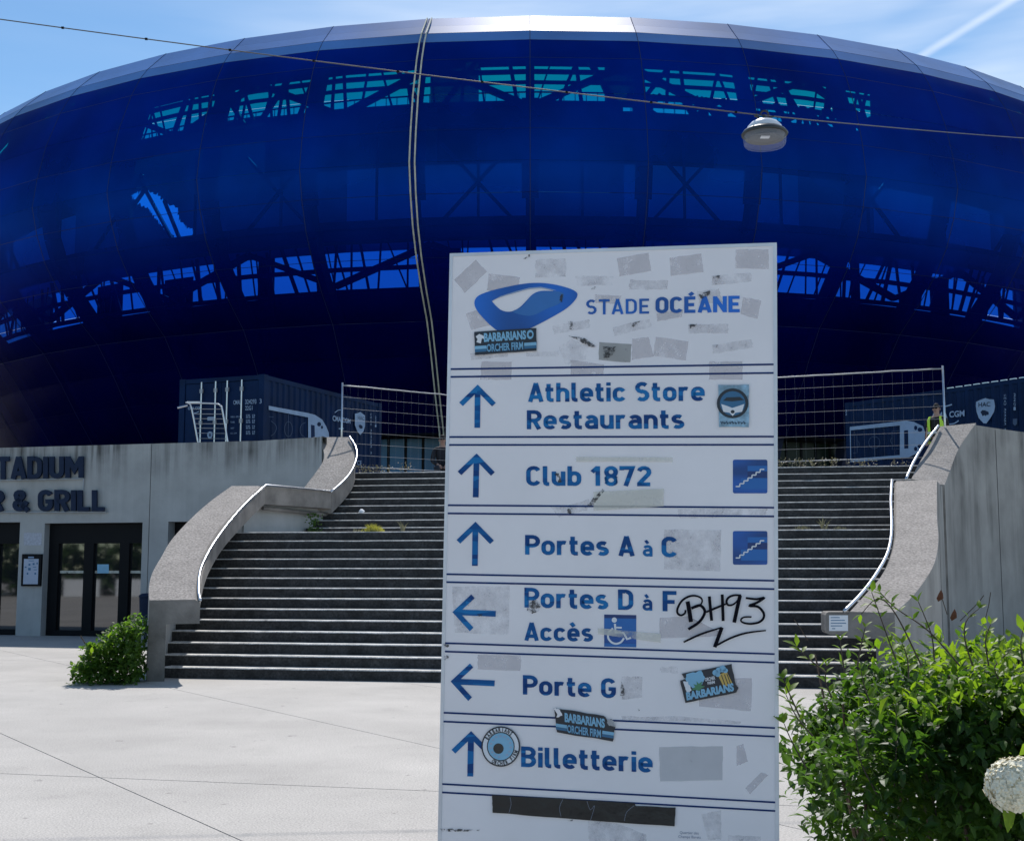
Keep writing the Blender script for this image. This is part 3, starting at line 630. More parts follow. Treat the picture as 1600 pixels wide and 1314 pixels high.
def skinmat(name, base, tint, tfac, rough=.3, spec=.03, bump=.0):
    m = bpy.data.materials.new(name); m.use_nodes = True; t = m.node_tree; t.nodes.clear()
    o = t.nodes.new('ShaderNodeOutputMaterial'); p = t.nodes.new('ShaderNodeBsdfPrincipled'); tr = t.nodes.new('ShaderNodeBsdfTransparent'); mxs = t.nodes.new('ShaderNodeMixShader')
    g = t.nodes.new('ShaderNodeNewGeometry'); n = t.nodes.new('ShaderNodeTexNoise'); n.inputs['Scale'].default_value = .22; n.inputs['Detail'].default_value = 4
    t.links.new(g.outputs['Position'], n.inputs['Vector']); sx = t.nodes.new('ShaderNodeSeparateXYZ'); t.links.new(g.outputs['Position'], sx.inputs[0])
    oi = t.nodes.new('ShaderNodeObjectInfo')
    a = t.nodes.new('ShaderNodeMath'); a.operation = 'MULTIPLY_ADD'; a.inputs[1].default_value = .16; a.inputs[2].default_value = .88; t.links.new(oi.outputs['Random'], a.inputs[0])
    b2 = t.nodes.new('ShaderNodeMapRange'); b2.inputs['From Min'].default_value = .3; b2.inputs['From Max'].default_value = .7; b2.inputs['To Min'].default_value = .7; b2.inputs['To Max'].default_value = 1.25; t.links.new(n.outputs['Fac'], b2.inputs['Value'])
    c = t.nodes.new('ShaderNodeMath'); c.operation = 'MULTIPLY'; t.links.new(a.outputs[0], c.inputs[0]); t.links.new(b2.outputs[0], c.inputs[1])
    s = t.nodes.new('ShaderNodeVectorMath'); s.operation = 'SCALE'; t.links.new(c.outputs[0], s.inputs['Scale'])
    if isinstance(base, list): t.links.new(ramp(t, sx.outputs['Z'], base), s.inputs[0])
    else: s.inputs[0].default_value = base
    t.links.new(s.outputs[0], p.inputs['Base Color']); p.inputs['Roughness'].default_value = rough; p.inputs['Specular IOR Level'].default_value = spec
    if isinstance(tint, list): t.links.new(ramp(t, sx.outputs['Z'], tint), tr.inputs['Color'])
    else: tr.inputs['Color'].default_value = (*tint, 1)
    mxs.inputs[0].default_value = tfac
    t.links.new(p.outputs[0], mxs.inputs[1]); t.links.new(tr.outputs[0], mxs.inputs[2]); t.links.new(mxs.outputs[0], o.inputs['Surface']); return m
SKM = skinmat('blue_membrane_shade_ramp', [(8, (.0, .0014, .09)), (12, (.0, .003, .14)), (14.3, (.0, .014, .34)), (15.9, (.0, .050, .48)), (17.6, (.0, .095, .70)), (19.4, (.0, .066, .62)), (21.3, (.0, .045, .58)), (24, (.0, .045, .56))],  # base: shaded foot and backlit middle painted in by height
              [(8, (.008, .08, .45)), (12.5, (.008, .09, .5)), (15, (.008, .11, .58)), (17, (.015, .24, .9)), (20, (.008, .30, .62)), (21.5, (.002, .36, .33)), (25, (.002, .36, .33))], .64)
SKT = skinmat('pale_rim_membrane', (.06, .20, .54), (.05, .3, .8), .08, .42, 1.0)  # rim rows: paler and glossier than the rest
STEP = radians(6.45); T0 = -radians(.86)
def sp(R, th, z): return Vector((R * sin(th), -R * cos(th), z))
def spw0(R, z, th): return Vector((CX, CY, 0)) + sp(R, th, z)
rows = []
for r in range(15):
    (r0, z0_), (r1, z1_) = PROF[r], PROF[r + 1]
    V = []; F = []; nu, nv = (1, 1) if r < 3 else (6, 4)
    p00, p10 = sp(r0, 0, z0_ - ZT), sp(r0, STEP, z0_ - ZT); p01, p11 = sp(r1, 0, z1_ - ZT), sp(r1, STEP, z1_ - ZT)
    nrm = (p10 - p00).cross(p00 - p01).normalized()
    if nrm.y > 0: nrm = -nrm
    for j in range(nv + 1):
        for i in range(nu + 1):
            u = i / nu * .996 + .002; v_ = j / nv * .994 + .003
            q = p00.lerp(p10, u).lerp(p01.lerp(p11, u), v_)
            q = q + nrm * (.07 * sin(pi * i / nu) * sin(pi * j / nv) if nu > 1 else 0); V.append(q)
    for j in range(nv):
        for i in range(nu): a = j * (nu + 1) + i; F.append((a, a + 1, a + nu + 2, a + nu + 1))
    me = bpy.data.meshes.new('membrane_panel'); me.from_pydata([tuple(v) for v in V], [], F)
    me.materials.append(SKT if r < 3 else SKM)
    for p_ in me.polygons: p_.use_smooth = nu > 1
    rows.append(me)
for k in range(-10, 10):
    for r in range(15):
        o = bpy.data.objects.new('membrane_panel', rows[r]); COL.objects.link(o); o.parent = sta; o.rotation_euler = (0, 0, -(T0 + 0) * -1 * -1 + 0)
        o.rotation_euler = (0, 0, (T0 + k * STEP))
V, F = [], []
for k in list(range(-15, -10)) + list(range(10, 15)):
    for r in range(15):
        for rr_, kk in ((r, k), (r, k + 1), (r + 1, k + 1), (r + 1, k)): V.append(spw0(*PROF[rr_], T0 + kk * STEP))
        F.append((len(V) - 4, len(V) - 3, len(V) - 2, len(V) - 1))
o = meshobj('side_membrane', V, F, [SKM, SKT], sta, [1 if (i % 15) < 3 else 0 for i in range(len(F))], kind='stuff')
# battens (seams) along the panel joints
M['batten'] = mat('dark_batten', (.004, .010, .05), .5)
M['frame'] = mat('stadium_steel', (.012, .018, .05), .7)
def spw(R, th, z): return Vector((CX, CY, 0)) + sp(R, th, z)
for k in range(-10, 11):
    th = T0 + k * STEP
    m = MB().tube([spw(R - .01, th, z) for R, z in PROF], .022, 4); m.build('seam_batten', M['batten'], sta)
m = MB()
for r in (2, 3, 4, 6, 8, 10, 12):
    R, z = PROF[r]; m.tube([spw(R - .005, T0 + k * STEP, z) for k in range(-10, 11)], .012, 4)
m.build('ring_batten', M['batten'], sta, kind='stuff')
ths = T0 - STEP
M['cream'] = mat('cream_seam_trim', (.60, .58, .46), .5, var=.2)
for sgn in (-1, 1):
    m = MB().tube([spw(R + .05, ths + sgn * .0026, z) for R, z in PROF] + [spw(35.2, ths + sgn * .0026, 4.5)], .036, 6)
    m.build('expansion_trim', M['cream'], sta)
# roof ring behind the rim
V = []; F = []
for k in range(-15, 16):
    th = T0 + k * STEP; V += [spw(40, th, 25.93), spw(39.4, th, 26.02), spw(38.2, th, 26.06), spw(38.2, th, 25.85)]
for k in range(30):
    for q in range(3): a = k * 4 + q; F.append((a, a + 1, a + 5, a + 4))
meshobj('roof_ring', V, F, mat('roof_sheet', (.35, .38, .42), .5), sta)
# bowl wall with openings; RI is its radius
RI = 38.0
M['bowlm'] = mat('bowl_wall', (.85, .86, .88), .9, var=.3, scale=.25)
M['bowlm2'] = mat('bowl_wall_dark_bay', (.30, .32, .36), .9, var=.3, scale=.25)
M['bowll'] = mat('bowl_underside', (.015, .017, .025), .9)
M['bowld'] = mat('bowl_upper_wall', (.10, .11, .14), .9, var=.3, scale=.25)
def bowlpt(px, py):          # photo pixel -> point on the bowl cylinder
    d = ray(px, py); e = Vector((0, 0, CAMH)); ox, oy = e.x - CX, e.y - CY
    A = d.x ** 2 + d.y ** 2; B = 2 * (ox * d.x + oy * d.y); C = ox * ox + oy * oy - RI * RI
    t = (-B - sqrt(B * B - 4 * A * C)) / (2 * A); p = e + d * t
    return atan2(p.x - CX, -(p.y - CY)), p.z
zA0, zA1 = bowlpt(850, 162)[1], bowlpt(850, 104)[1]; zB0, zB1 = bowlpt(850, 452)[1], bowlpt(850, 386)[1]
HJ = None
hole = [bowlpt(x, y) for x, y in [(205, 305), (216, 301), (232, 299), (240, 303), (248, 306), (257, 318), (268, 322), (277, 326), (280, 345), (287, 352), (305, 361), (297, 372), (303, 382), (305, 392), (290, 394), (276, 392), (270, 382), (275, 374), (262, 362), (252, 352), (240, 338), (232, 326), (215, 318)]]
_r = random.Random(2); HJ = []
for _i in range(len(hole)):
    a_, b_ = hole[_i], hole[(_i + 1) % len(hole)]
    for _k in range(2): HJ.append((a_[0] + (b_[0] - a_[0]) * _k / 2 + (_r.uniform(-.0011, .0011) if _k else 0), a_[1] + (b_[1] - a_[1]) * _k / 2 + (_r.uniform(-.05, .05) if _k else 0)))
hb_ = MB()
for (x0, y0, x1, y1) in ((233, 290, 292, 400), (240, 298, 218, 330), (268, 318, 300, 398)):
    qa, qb_ = bowlpt(x0, y0), bowlpt(x1, y1); hb_.bar(spw(RI + .5, *qa), spw(RI + .5, *qb_), .07)
hb_.build('raking_strut', M['frame'], sta)
def band(t0, t1, za, zb, mt, holes=[], rb=None):
    ns_ = 4; out_ = [(t0 + (t1 - t0) * i / ns_, za) for i in range(ns_ + 1)] + [(t1 - (t1 - t0) * i / ns_, zb) for i in range(ns_ + 1)]
    V, F = polyh(out_, holes, lambda x, y: spw(RI if rb is None else rb + (RI - rb) * (y - za) / (zb - za), x, y)); return meshobj('bowl_wall_panel', V, F, mt, sta)
for k in range(-15, 15):
    t0, t1 = T0 + k * STEP, T0 + (k + 1) * STEP; zam = zA0
    a_low = {2: -.7, 1: -.7, 3: -.6, -4: .3}.get(k, 0)
    hl = [1] if any(t0 < q[0] < t1 for q in hole) else []
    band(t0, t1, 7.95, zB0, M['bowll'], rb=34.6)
    meshobj('core_wall', [spw(34.1, t0, ZT), spw(34.1, t1, ZT), spw(34.1, t1, 8.3), spw(34.1, t0, 8.3)], [(0, 1, 2, 3)], M['bowll'], sta)
    if abs(k + .5) > 9: band(t0, t1, zB0, zB1, M['bowll'])
    zM = bowlpt(850, 255)[1]
    if hl:
        ng = 44; rj = random.Random(k + 60); zt_, dt, dz_ = zA0 + a_low, (t1 - t0) / ng, (zA0 + a_low - zB1) / ng
        J = [[(t0 + dt * i + (rj.uniform(-.38, .38) * dt if 0 < i < ng else 0), zB1 + dz_ * j + (rj.uniform(-.38, .38) * dz_ if 0 < j < ng else 0)) for i in range(ng + 1)] for j in range(ng + 1)]
        def inh(p):
            c_ = False; n_ = len(hole)
            for q in range(n_):
                a_, b_ = hole[q], hole[q - 1]
                if (a_[1] > p[1]) != (b_[1] > p[1]) and p[0] < (b_[0] - a_[0]) * (p[1] - a_[1]) / (b_[1] - a_[1]) + a_[0]: c_ = not c_
            return c_
        F = []; ix = lambda i, j: j * (ng + 1) + i
        for j in range(ng):
            for i in range(ng):
                for tri in (((i, j), (i + 1, j), (i + 1, j + 1)), ((i, j), (i + 1, j + 1), (i, j + 1))):
                    if not inh((sum(J[b][a][0] for a, b in tri) / 3, sum(J[b][a][1] for a, b in tri) / 3)): F.append(tuple(ix(a, b) for a, b in tri))
        meshobj('bowl_wall_panel', [spw(RI, *J[j][i]) for j in range(ng + 1) for i in range(ng + 1)], F, M['bowlm2'], sta)
    else:
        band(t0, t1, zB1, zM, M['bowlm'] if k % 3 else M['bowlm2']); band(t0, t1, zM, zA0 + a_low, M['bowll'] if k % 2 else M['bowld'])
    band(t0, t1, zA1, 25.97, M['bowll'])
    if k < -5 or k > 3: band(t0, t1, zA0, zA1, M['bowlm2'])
    elif k in (-1, 0 + 99): pass
# partial blinds in the upper gap
def blind(x0, x1, y0, y1, mt=None, r=RI - .05):
    a, b = bowlpt(x0, (y0 + y1) / 2), bowlpt(x1, (y0 + y1) / 2); z1b, z0b = bowlpt((x0 + x1) / 2, y0)[1], bowlpt((x0 + x1) / 2, y1)[1]
    V = [spw(r, a[0] + (b[0] - a[0]) * i / 3, z) for z in (z0b, z1b) for i in range(4)]
    meshobj('gap_blind', V, [(i, i + 1, i + 5, i + 4) for i in range(3)], mt or M['bowlm2'], sta)
blind(672, 748, 98, 168, M['bowlm']); blind(945, 1008, 98, 168, M['bowlm'])
# gaps B blinds
for x0, x1, y in [(655, 720, 420), (1130, 1215, 420), (150, 190, 490), (255, 300, 480), (402, 428, 445), (1330, 1345, 450), (1455, 1485, 480)]: blind(x0, x1, y - 45, y + 50, M['bowll'])
# radial frames, trusses
for k in range(-10, 11):
    th = T0 + k * STEP
    wdt = .34 if k in (0, 1, 2, 3, 4, -2, -3, -4, -5, -6) else .25
    if k == -1: wdt = .1
    m = MB(); pts = [spw(R - .9, th, z) for R, z in PROF[2:]] + [spw(33.6, th, ZT)]
    for a, b in zip(pts, pts[1:]): m.bar(a, b, wdt * .55, .35)
    m.build('radial_frame', M['frame'], sta)
def cyl(R, t, z): return spw(R, t, z)
for k in range(-9, 9):
    t0, t1 = T0 + k * STEP, T0 + (k + 1) * STEP; rnd = random.Random(k + 40)
    m = MB(); Rt = RI + .9; zl, zh = zA0 - .5, zA1 - .25; L_ = lambda f: t0 + (t1 - t0) * f
    for zz, ww in ((zl + .2, .09), (zh - .36, .09), ((zl + zh) / 2 + .15, .07)): m.bar(cyl(Rt, t0, zz), cyl(Rt, t1, zz), ww)
    if k % 2: m.bar(cyl(Rt, t0, zh), cyl(Rt, t1, zl), .14); m.bar(cyl(Rt + .3, L_(.1), zl), cyl(Rt + .3, L_(.45), zh), .10)
    else: m.bar(cyl(Rt, t0, zl), cyl(Rt, t1, zh), .14); m.bar(cyl(Rt + .3, L_(.9), zl), cyl(Rt + .3, L_(.6), zh), .10)
    nb = 4 if abs(k) < 3 else 9
    for i in range(nb):
        f = (i + rnd.random() * .6) / nb; g = f + (rnd.random() - .5) * .4; m.bar(cyl(Rt + .5, L_(f), zl), cyl(Rt + .5, L_(g), zh), .03 + .06 * rnd.random())
    for i in range(8): m.bar(cyl(RI - .8, L_(i / 8), zA0 - .3), cyl(RI - .8, L_(i / 8), zA0 + .85), .018)
    m.bar(cyl(RI - .8, t0, zA0 + .85), cyl(RI - .8, t1, zA0 + .85), .03)
    if k in (1, 2, 3):
        z2, z3 = zA0 - 1.25, zA0 + .05; m.bar(cyl(Rt, t0, z3), cyl(Rt, L_(.5), z2), .09); m.bar(cyl(Rt, L_(.5), z2), cyl(Rt, t1, z3), .09); m.bar(cyl(Rt, t0, z2 + .1), cyl(Rt, t1, z2 + .1), .12)
        m.bar(cyl(Rt, t0, z3), cyl(Rt, t1, z3), .10)
        for i in range(9): f = rnd.random(); m.bar(cyl(Rt + .4, L_(f), z2), cyl(Rt + .4, L_(min(1, max(0, f + rnd.uniform(-.25, .25)))), z3), .04 + .08 * rnd.random())
    m.build('roof_truss', M['frame'], sta)
    m = MB(); zl, zh = zB0 - .1, zB1 + .1
    for zz in (zl, (zl + zh) / 2 - .05): m.bar(cyl(Rt, t0, zz), cyl(Rt, t1, zz), .09)
    nb = 7
    for i in range(nb + 1):
        f = (i + rnd.uniform(-.35, .35)) / nb; sgn = -1 if k < 1 else 1
        m.bar(cyl(Rt + rnd.uniform(-.3, .6), L_(f), zh), cyl(Rt, L_(f) + sgn * -.014 * rnd.uniform(-.4, 1.8), zl), .03 + .06 * rnd.random() ** 2)
    if k % 2: m.bar(cyl(Rt + .3, t0, zh - .2), cyl(Rt + .3, t1, zl + .2), .13)
    else: m.bar(cyl(Rt + .3, t0, zl + .2), cyl(Rt + .3, t1, zh - .2), .13)
    m.build('lower_truss', M['frame'], sta)
    # cross bracing and gallery beam in the middle zone
    m = MB(); Rb = RI + 2.6; zl, zh = zB1 + .5, zA0 - 2.2
    if k % 2: m.bar(cyl(Rb, L_(.15), zl), cyl(Rb, L_(.85), zh - .5), .07); m.bar(cyl(Rb, L_(.15), zh - .5), cyl(Rb, L_(.85), zl), .07)
    m.bar(cyl(Rb, t0, zl - .3), cyl(Rb, t1, zl - .3), .3, .45); m.bar(cyl(Rb, t0, zh + .6), cyl(Rb, t1, zh + .6), .12, .3)
    m.bar(cyl(Rb - .3, L_(.5), zl), cyl(Rb - .3, L_(.5), zh), .06)
    m.build('cross_bracing', M['frame'], sta)
M['pane2'] = mat('green_reflection_glazing', (.012, .022, .016), .3, spec=.15, var=.4, scale=.3)  # dark green reflection painted into the pane colour
M['pane'] = mat('sky_reflection_glazing', (.03, .14, .28), .25, spec=.35, var=.25, scale=.3)  # sky reflection painted in as a blue base
# glazed base under the membrane
RG = 34.6; ga = .85 / RG
for k in range(-26, 27):
    t0 = k * ga + .009; t1 = t0 + ga
    cxp = CX + RG * sin(t0); pxp = 800 + 2000 * cxp / 60.5
    MB().add([spw(RG, t0 + .0018, ZT + .1), spw(RG, t1 - .0018, ZT + .1), spw(RG, t1 - .0018, 7.6), spw(RG, t0 + .0018, 7.6)], [(0, 1, 2, 3)]).build('window_pane', M['pane'] if pxp < 760 else M['pane2'], sta)
    MB().box(spw(RG - .02, t0, (ZT + 7.6) / 2), Vector((cos(t0), sin(t0), 0)) * .06, Vector((-sin(t0), cos(t0), 0)) * .06, (0, 0, (7.6 - ZT) / 2)).build('mullion', M['black'], sta)
# soffit behind the membrane foot
V = []; F = []
for k in range(-15, 16): th = T0 + k * STEP; V += [spw(36.4, th, 7.68), spw(34, th, 7.72)]
for k in range(30): F.append((2 * k, 2 * k + 1, 2 * k + 3, 2 * k + 2))
meshobj('soffit', V, F, M['bowll'], sta)
# ------------------------------------------------------------------ direction sign
SG = Vector((-.2328, 4.6979, 1.1649 + CAMH)); yaw, tilt, rol = .2109, -.0146, .0191
r0v = Vector((cos(yaw), -sin(yaw), 0)); n0v = Vector((-sin(yaw), -cos(yaw), 0)); u0v = Vector((0, 0, 1))
u1v = u0v * cos(tilt) - n0v * sin(tilt); sx_ = r0v * cos(rol) - u1v * sin(rol); sy_ = u1v * cos(rol) + r0v * sin(rol)
SPn = Plane(SG, sx_, sy_); sn_ = SPn.n
sg = thing('direction_sign', (.35, 4.6, 0), 'white stadium direction sign with blue arrows and peeling stickers in front of the staircase', 'sign')
Hs = 2.72; m = MB()
def rbox(mb, a0_, a1_, b0_, b1_, o0, o1, mi=0):
    c = SPn.w((a0_ + a1_) / 2, (b0_ + b1_) / 2, (o0 + o1) / 2); mb.box(c, sx_ * ((a1_ - a0_) / 2), sy_ * ((b1_ - b0_) / 2), sn_ * ((o1 - o0) / 2), mi)
rbox(m, .012, 1.188, -Hs, -.012, -.06, 0); m.build('sign_panel', M['signw'], sg)
m = MB(); rbox(m, 0, .0125, -Hs, 0, -.065, .003); rbox(m, 1.1875, 1.2, -Hs, 0, -.065, .003); rbox(m, .0125, 1.1875, -.0125, 0, -.065, .003)
m.build('edge_profile', M['signe'], sg)
def z5(x, y): return (680 + x / 2.909, 370 + y / 2.909)
def z6(x, y): return (680 + x / 2.909, 670 + y / 2.909)
def z7(x, y): return (680 + x / 2.909, 990 + y / 2.911)
def z8(x, y): return (720 + x / 8, 420 + y / 8)
def z9(x, y): return (1040 + x / 5.972, 900 + y / 5.972)
def flat(pts, off, mt, name, parent=None, rough=0):
    """filled outline on the sign"""
    pl2 = [Vector((x, y, 0)) for x, y in pts]
    V, F = polyh([(p.x, p.y) for p in pl2], [], lambda x, y: SPn.hit(x, y, off)); return meshobj(name, V, F, mt, parent or sg)
# rules
for fn, a, b_ in [(z5, (65, 602), (1552, 580)), (z5, (63, 637), (1552, 619)), (z5, (57, 910), (1552, 908)), (z5, (55, 946), (1552, 945)), (z6, (50, 347), (1550, 358)), (z6, (48, 384), (1550, 398)),
                  (z6, (44, 660), (1550, 690)), (z6, (42, 696), (1550, 728)), (z7, (37, 42), (1548, 92)), (z7, (37, 80), (1548, 131)), (z7, (30, 358), (1548, 428)), (z7, (30, 398), (1548, 467)), (z7, (22, 682), (1547, 766)), (z7, (22, 720), (1547, 805))]:
    a, b_ = fn(*a), fn(*b_); h = 1.35
    flat([(a[0], a[1] - h), (b_[0], b_[1] - h), (b_[0], b_[1] + h), (a[0], a[1] + h)], .0020, M['line'], 'rule')
def arrow(tip, tail, mt=M['ink']):
    t, b_ = Vector(tip), Vector(tail); d = (b_ - t) / 198; s = Vector((-d.y, d.x))
    sh = [(0, 0), (84, 83), (67, 99), (13, 45), (13, 198), (-13, 198), (-13, 45), (-67, 99), (-84, 83)]
    return flat([tuple(t + s * x + d * y) for x, y in sh], .0020, mt, 'arrow')
for fn, a, b_ in [(z5, (193, 672), (191, 868)), (z6, (188, 112), (184, 311)), (z6, (183, 422), (180, 622)), (z7, (163, 442), (159, 648)), (z6, (78, 832), (275, 840)), (z7, (70, 216), (270, 225))]: arrow(fn(*a), fn(*b_))
def st_(fn, s, x0, b0_, x1, b1_, t0_, bold=.19, mt=None, off=.0022, t1_=None):
    a, b2, c = fn(x0, b0_), fn(x1, b1_), fn(x0, t0_); e = fn(x1, t1_)[1] if t1_ is not None else None
    return (dtext if bold > .04 else text)(SPn, s, a[0], a[1], b2[0], b2[1], c[1], mt or M['ink'], sg, off, bold, yt1=e)
st_(z5, 'STADE', 685, 355, 975, 351, 286, .145, M['logo']); st_(z5, 'OCÉANE', 1003, 348, 1387, 343, 276, .2, M['logo'])
st_(z5, 'Athletic Store', 425, 751, 1225, 746, 666); st_(z5, 'Restaurants', 418, 875, 1132, 872, 790)
st_(z6, 'Club 1872', 415, 258, 982, 260, 170)
st_(z6, 'Portes A', 410, 571, 905, 578, 483); st_(z6, 'à', 943, 579, 988, 580, 508, .17); st_(z6, 'C', 1030, 582, 1100, 583, 490)
st_(z6, 'Portes D', 407, 811, 900, 822, 722); st_(z6, 'à', 942, 825, 987, 826, 754, .17); st_(z6, 'F', 1035, 828, 1098, 829, 737)
st_(z6, 'Accès', 408, 961, 717, 966, 880)
st_(z7, 'Porte G', 400, 275, 822, 292, 188); st_(z7, 'Billetterie', 392, 603, 988, 630, 512)
M['tiny'] = mat('small_grey_print', (.25, .28, .36), .6)
st_(z7, 'Quartier des', 1112, 908, 1198, 911, 896, .0, M['tiny']); st_(z7, 'Champs Barets', 1105, 926, 1207, 930, 914, .0, M['tiny'])
# logo
lo_out = catmull([(*z8(x, y), 0) for x, y in [(170, 420), (205, 350), (310, 298), (500, 245), (750, 195), (950, 178), (1150, 195), (1350, 245), (1440, 290), (1457, 330), (1430, 390), (1330, 490), (1150, 600), (900, 730), (700, 800), (500, 790), (380, 715), (260, 595), (190, 500)]], 4, True)
lo_in = catmull([(*z8(x, y), 0) for x, y in [(388, 405), (500, 355), (700, 298), (850, 258), (1000, 246), (1150, 274)]], 4) + catmull([(*z8(x, y), 0) for x, y in [(1160, 280), (1000, 280), (900, 320), (820, 400), (740, 480), (650, 530), (570, 537), (500, 515), (440, 465), (388, 407)]], 4)[:-1]
V, F = polyh([(p.x, p.y) for p in lo_out], [[(p.x, p.y) for p in lo_in]], lambda x, y: SPn.hit(x, y, .0020)); lg = meshobj('emblem', V, F, M['logo'], sg)
M['logol'] = mat('logo_light_blue', (.03, .16, .46), .4, var=.1); M['logog'] = mat('logo_grey_blue', (.32, .42, .58), .4, var=.1)
def sm(pts, fn, n=4): return [(p.x, p.y) for p in catmull([(*fn(x, y), 0) for x, y in pts], n, True)]
flat(sm([(900, 330), (1000, 290), (1200, 285), (1290, 320), (1240, 430), (1080, 500), (870, 590), (650, 540), (760, 480), (830, 400)], z8), .0026, M['logol'], 'emblem_facet', lg)
flat([z8(*q) for q in [(388, 402), (500, 342), (700, 280), (850, 240), (1000, 228), (1100, 248), (1200, 272), (1150, 270), (1000, 244), (850, 256), (700, 296), (500, 353)]], .0026, M['logog'], 'emblem_shade', lg)
# stair and wheelchair pictograms
def rrect(fn, x0, y0, x1, y1, r=8):
    o = []
    for cx, cy, a0_ in ((x1 - r, y0 + r, -90), (x1 - r, y1 - r, 0), (x0 + r, y1 - r, 90), (x0 + r, y0 + r, 180)):
        for k in range(4): a = radians(a0_ + k * 30); o.append(fn(cx + r * cos(a), cy + r * sin(a)))
    return o
def ribbon(fn, pts, wd, off, mt, name, parent, pl_=None, smooth=3, taper=False):
    q = catmull([(x, y, 0) for x, y in pts], smooth) if smooth > 1 else [Vector((x, y, 0)) for x, y in pts]; L_, R2 = [], []
    for i, p in enumerate(q):
        d = (q[min(i + 1, len(q) - 1)] - q[max(i - 1, 0)]).normalized(); s = Vector((-d.y, d.x, 0)) * wd / 2
        if taper: s *= .65 + .35 * sin(pi * min(1, i / len(q) + .15))
        L_.append(p + s); R2.append(p - s)
    pp = pl_ or SPn; V = [pp.hit(*fn(p.x, p.y), off) for p in L_] + [pp.hit(*fn(p.x, p.y), off + .00005) for p in R2]; n = len(q)
    return V, [(i, i + 1, n + i + 1, n + i) for i in range(n - 1)]
def stroke(fn, pts, wd, off, mt, name, parent, pl_=None, smooth=3, taper=False):
    V, F = ribbon(fn, pts, wd, off, mt, name, parent, pl_, smooth, taper); return meshobj(name, V, F, mt, parent)
M['pictl'] = mat('pictogram_mid_blue', (.01, .14, .46), .4, var=.05); M['pictd'] = mat('pictogram_dark_blue', (.004, .035, .17), .4, var=.05)
for y0 in (140, 464):
    o = flat(rrect(z6, 1353, y0, 1510, y0 + 153), .0012, M['pict'], 'stairs_pictogram')
    flat([z6(1420, y0 + 28), z6(1510, y0 + 28), z6(1510, y0 + 52), z6(1420, y0 + 52)], .0017, M['pictl'], 'pictogram_patch', o)
    flat([z6(1420, y0 + 54), z6(1510, y0 + 54), z6(1510, y0 + 82), z6(1420, y0 + 82)], .0017, M['pictd'], 'pictogram_patch', o)
    flat([z6(1390, y0 + 84), z6(1510, y0 + 84), z6(1510, y0 + 134), z6(1390, y0 + 134)], .0017, M['pictl'], 'pictogram_patch', o)
    zz = []
    x, y = 1366, y0 + 122
    for i in range(7): zz += [(x, y), (x, y - 13)] if i else [(x, y)]; y = y - 13 if i else y; zz.append((x + 18.5, y)); x += 18.5
    mm = MB()
    for a, b_ in zip(zz, zz[1:]):
        V, F = ribbon(z6, [a, b_], 5.5, .0024, None, '', None, smooth=1); mm.add(V, F)
    mm.build('stair_line', M['white'], o)
o = flat([z6(768, 843), z6(914, 846), z6(914, 992), z6(768, 989)], .0012, M['pictl'], 'wheelchair_pictogram')
flat([z6(768, 843), z6(914, 846), z6(914, 862), z6(768, 859)], .0016, M['pictd'], 'pictogram_patch', o); flat([z6(768, 935), z6(914, 938), z6(914, 976), z6(768, 973)], .0016, M['pict'], 'pictogram_patch', o)
mm = MB()
for pts, wd in [([(817, 885), (820, 925), (856, 926), (872, 955), (890, 948)], 10), ([(820, 902), (848, 903)], 8)]:
    V, F = ribbon(z6, pts, wd, .0024, None, '', None, smooth=1); mm.add(V, F)
V, F = ribbon(z6, [(808, 905), (790, 925), (786, 948), (800, 968), (822, 976), (845, 968), (858, 950)], 9, .0026, None, '', None); mm.add(V, F)
c = [z6(814 + 12 * cos(a * pi / 6), 868 + 12 * sin(a * pi / 6)) for a in range(12)]; mm.add([SPn.hit(x, y, .0024) for x, y in c], [tuple(range(12))])
mm.build('wheelchair_figure', M['white'], o)
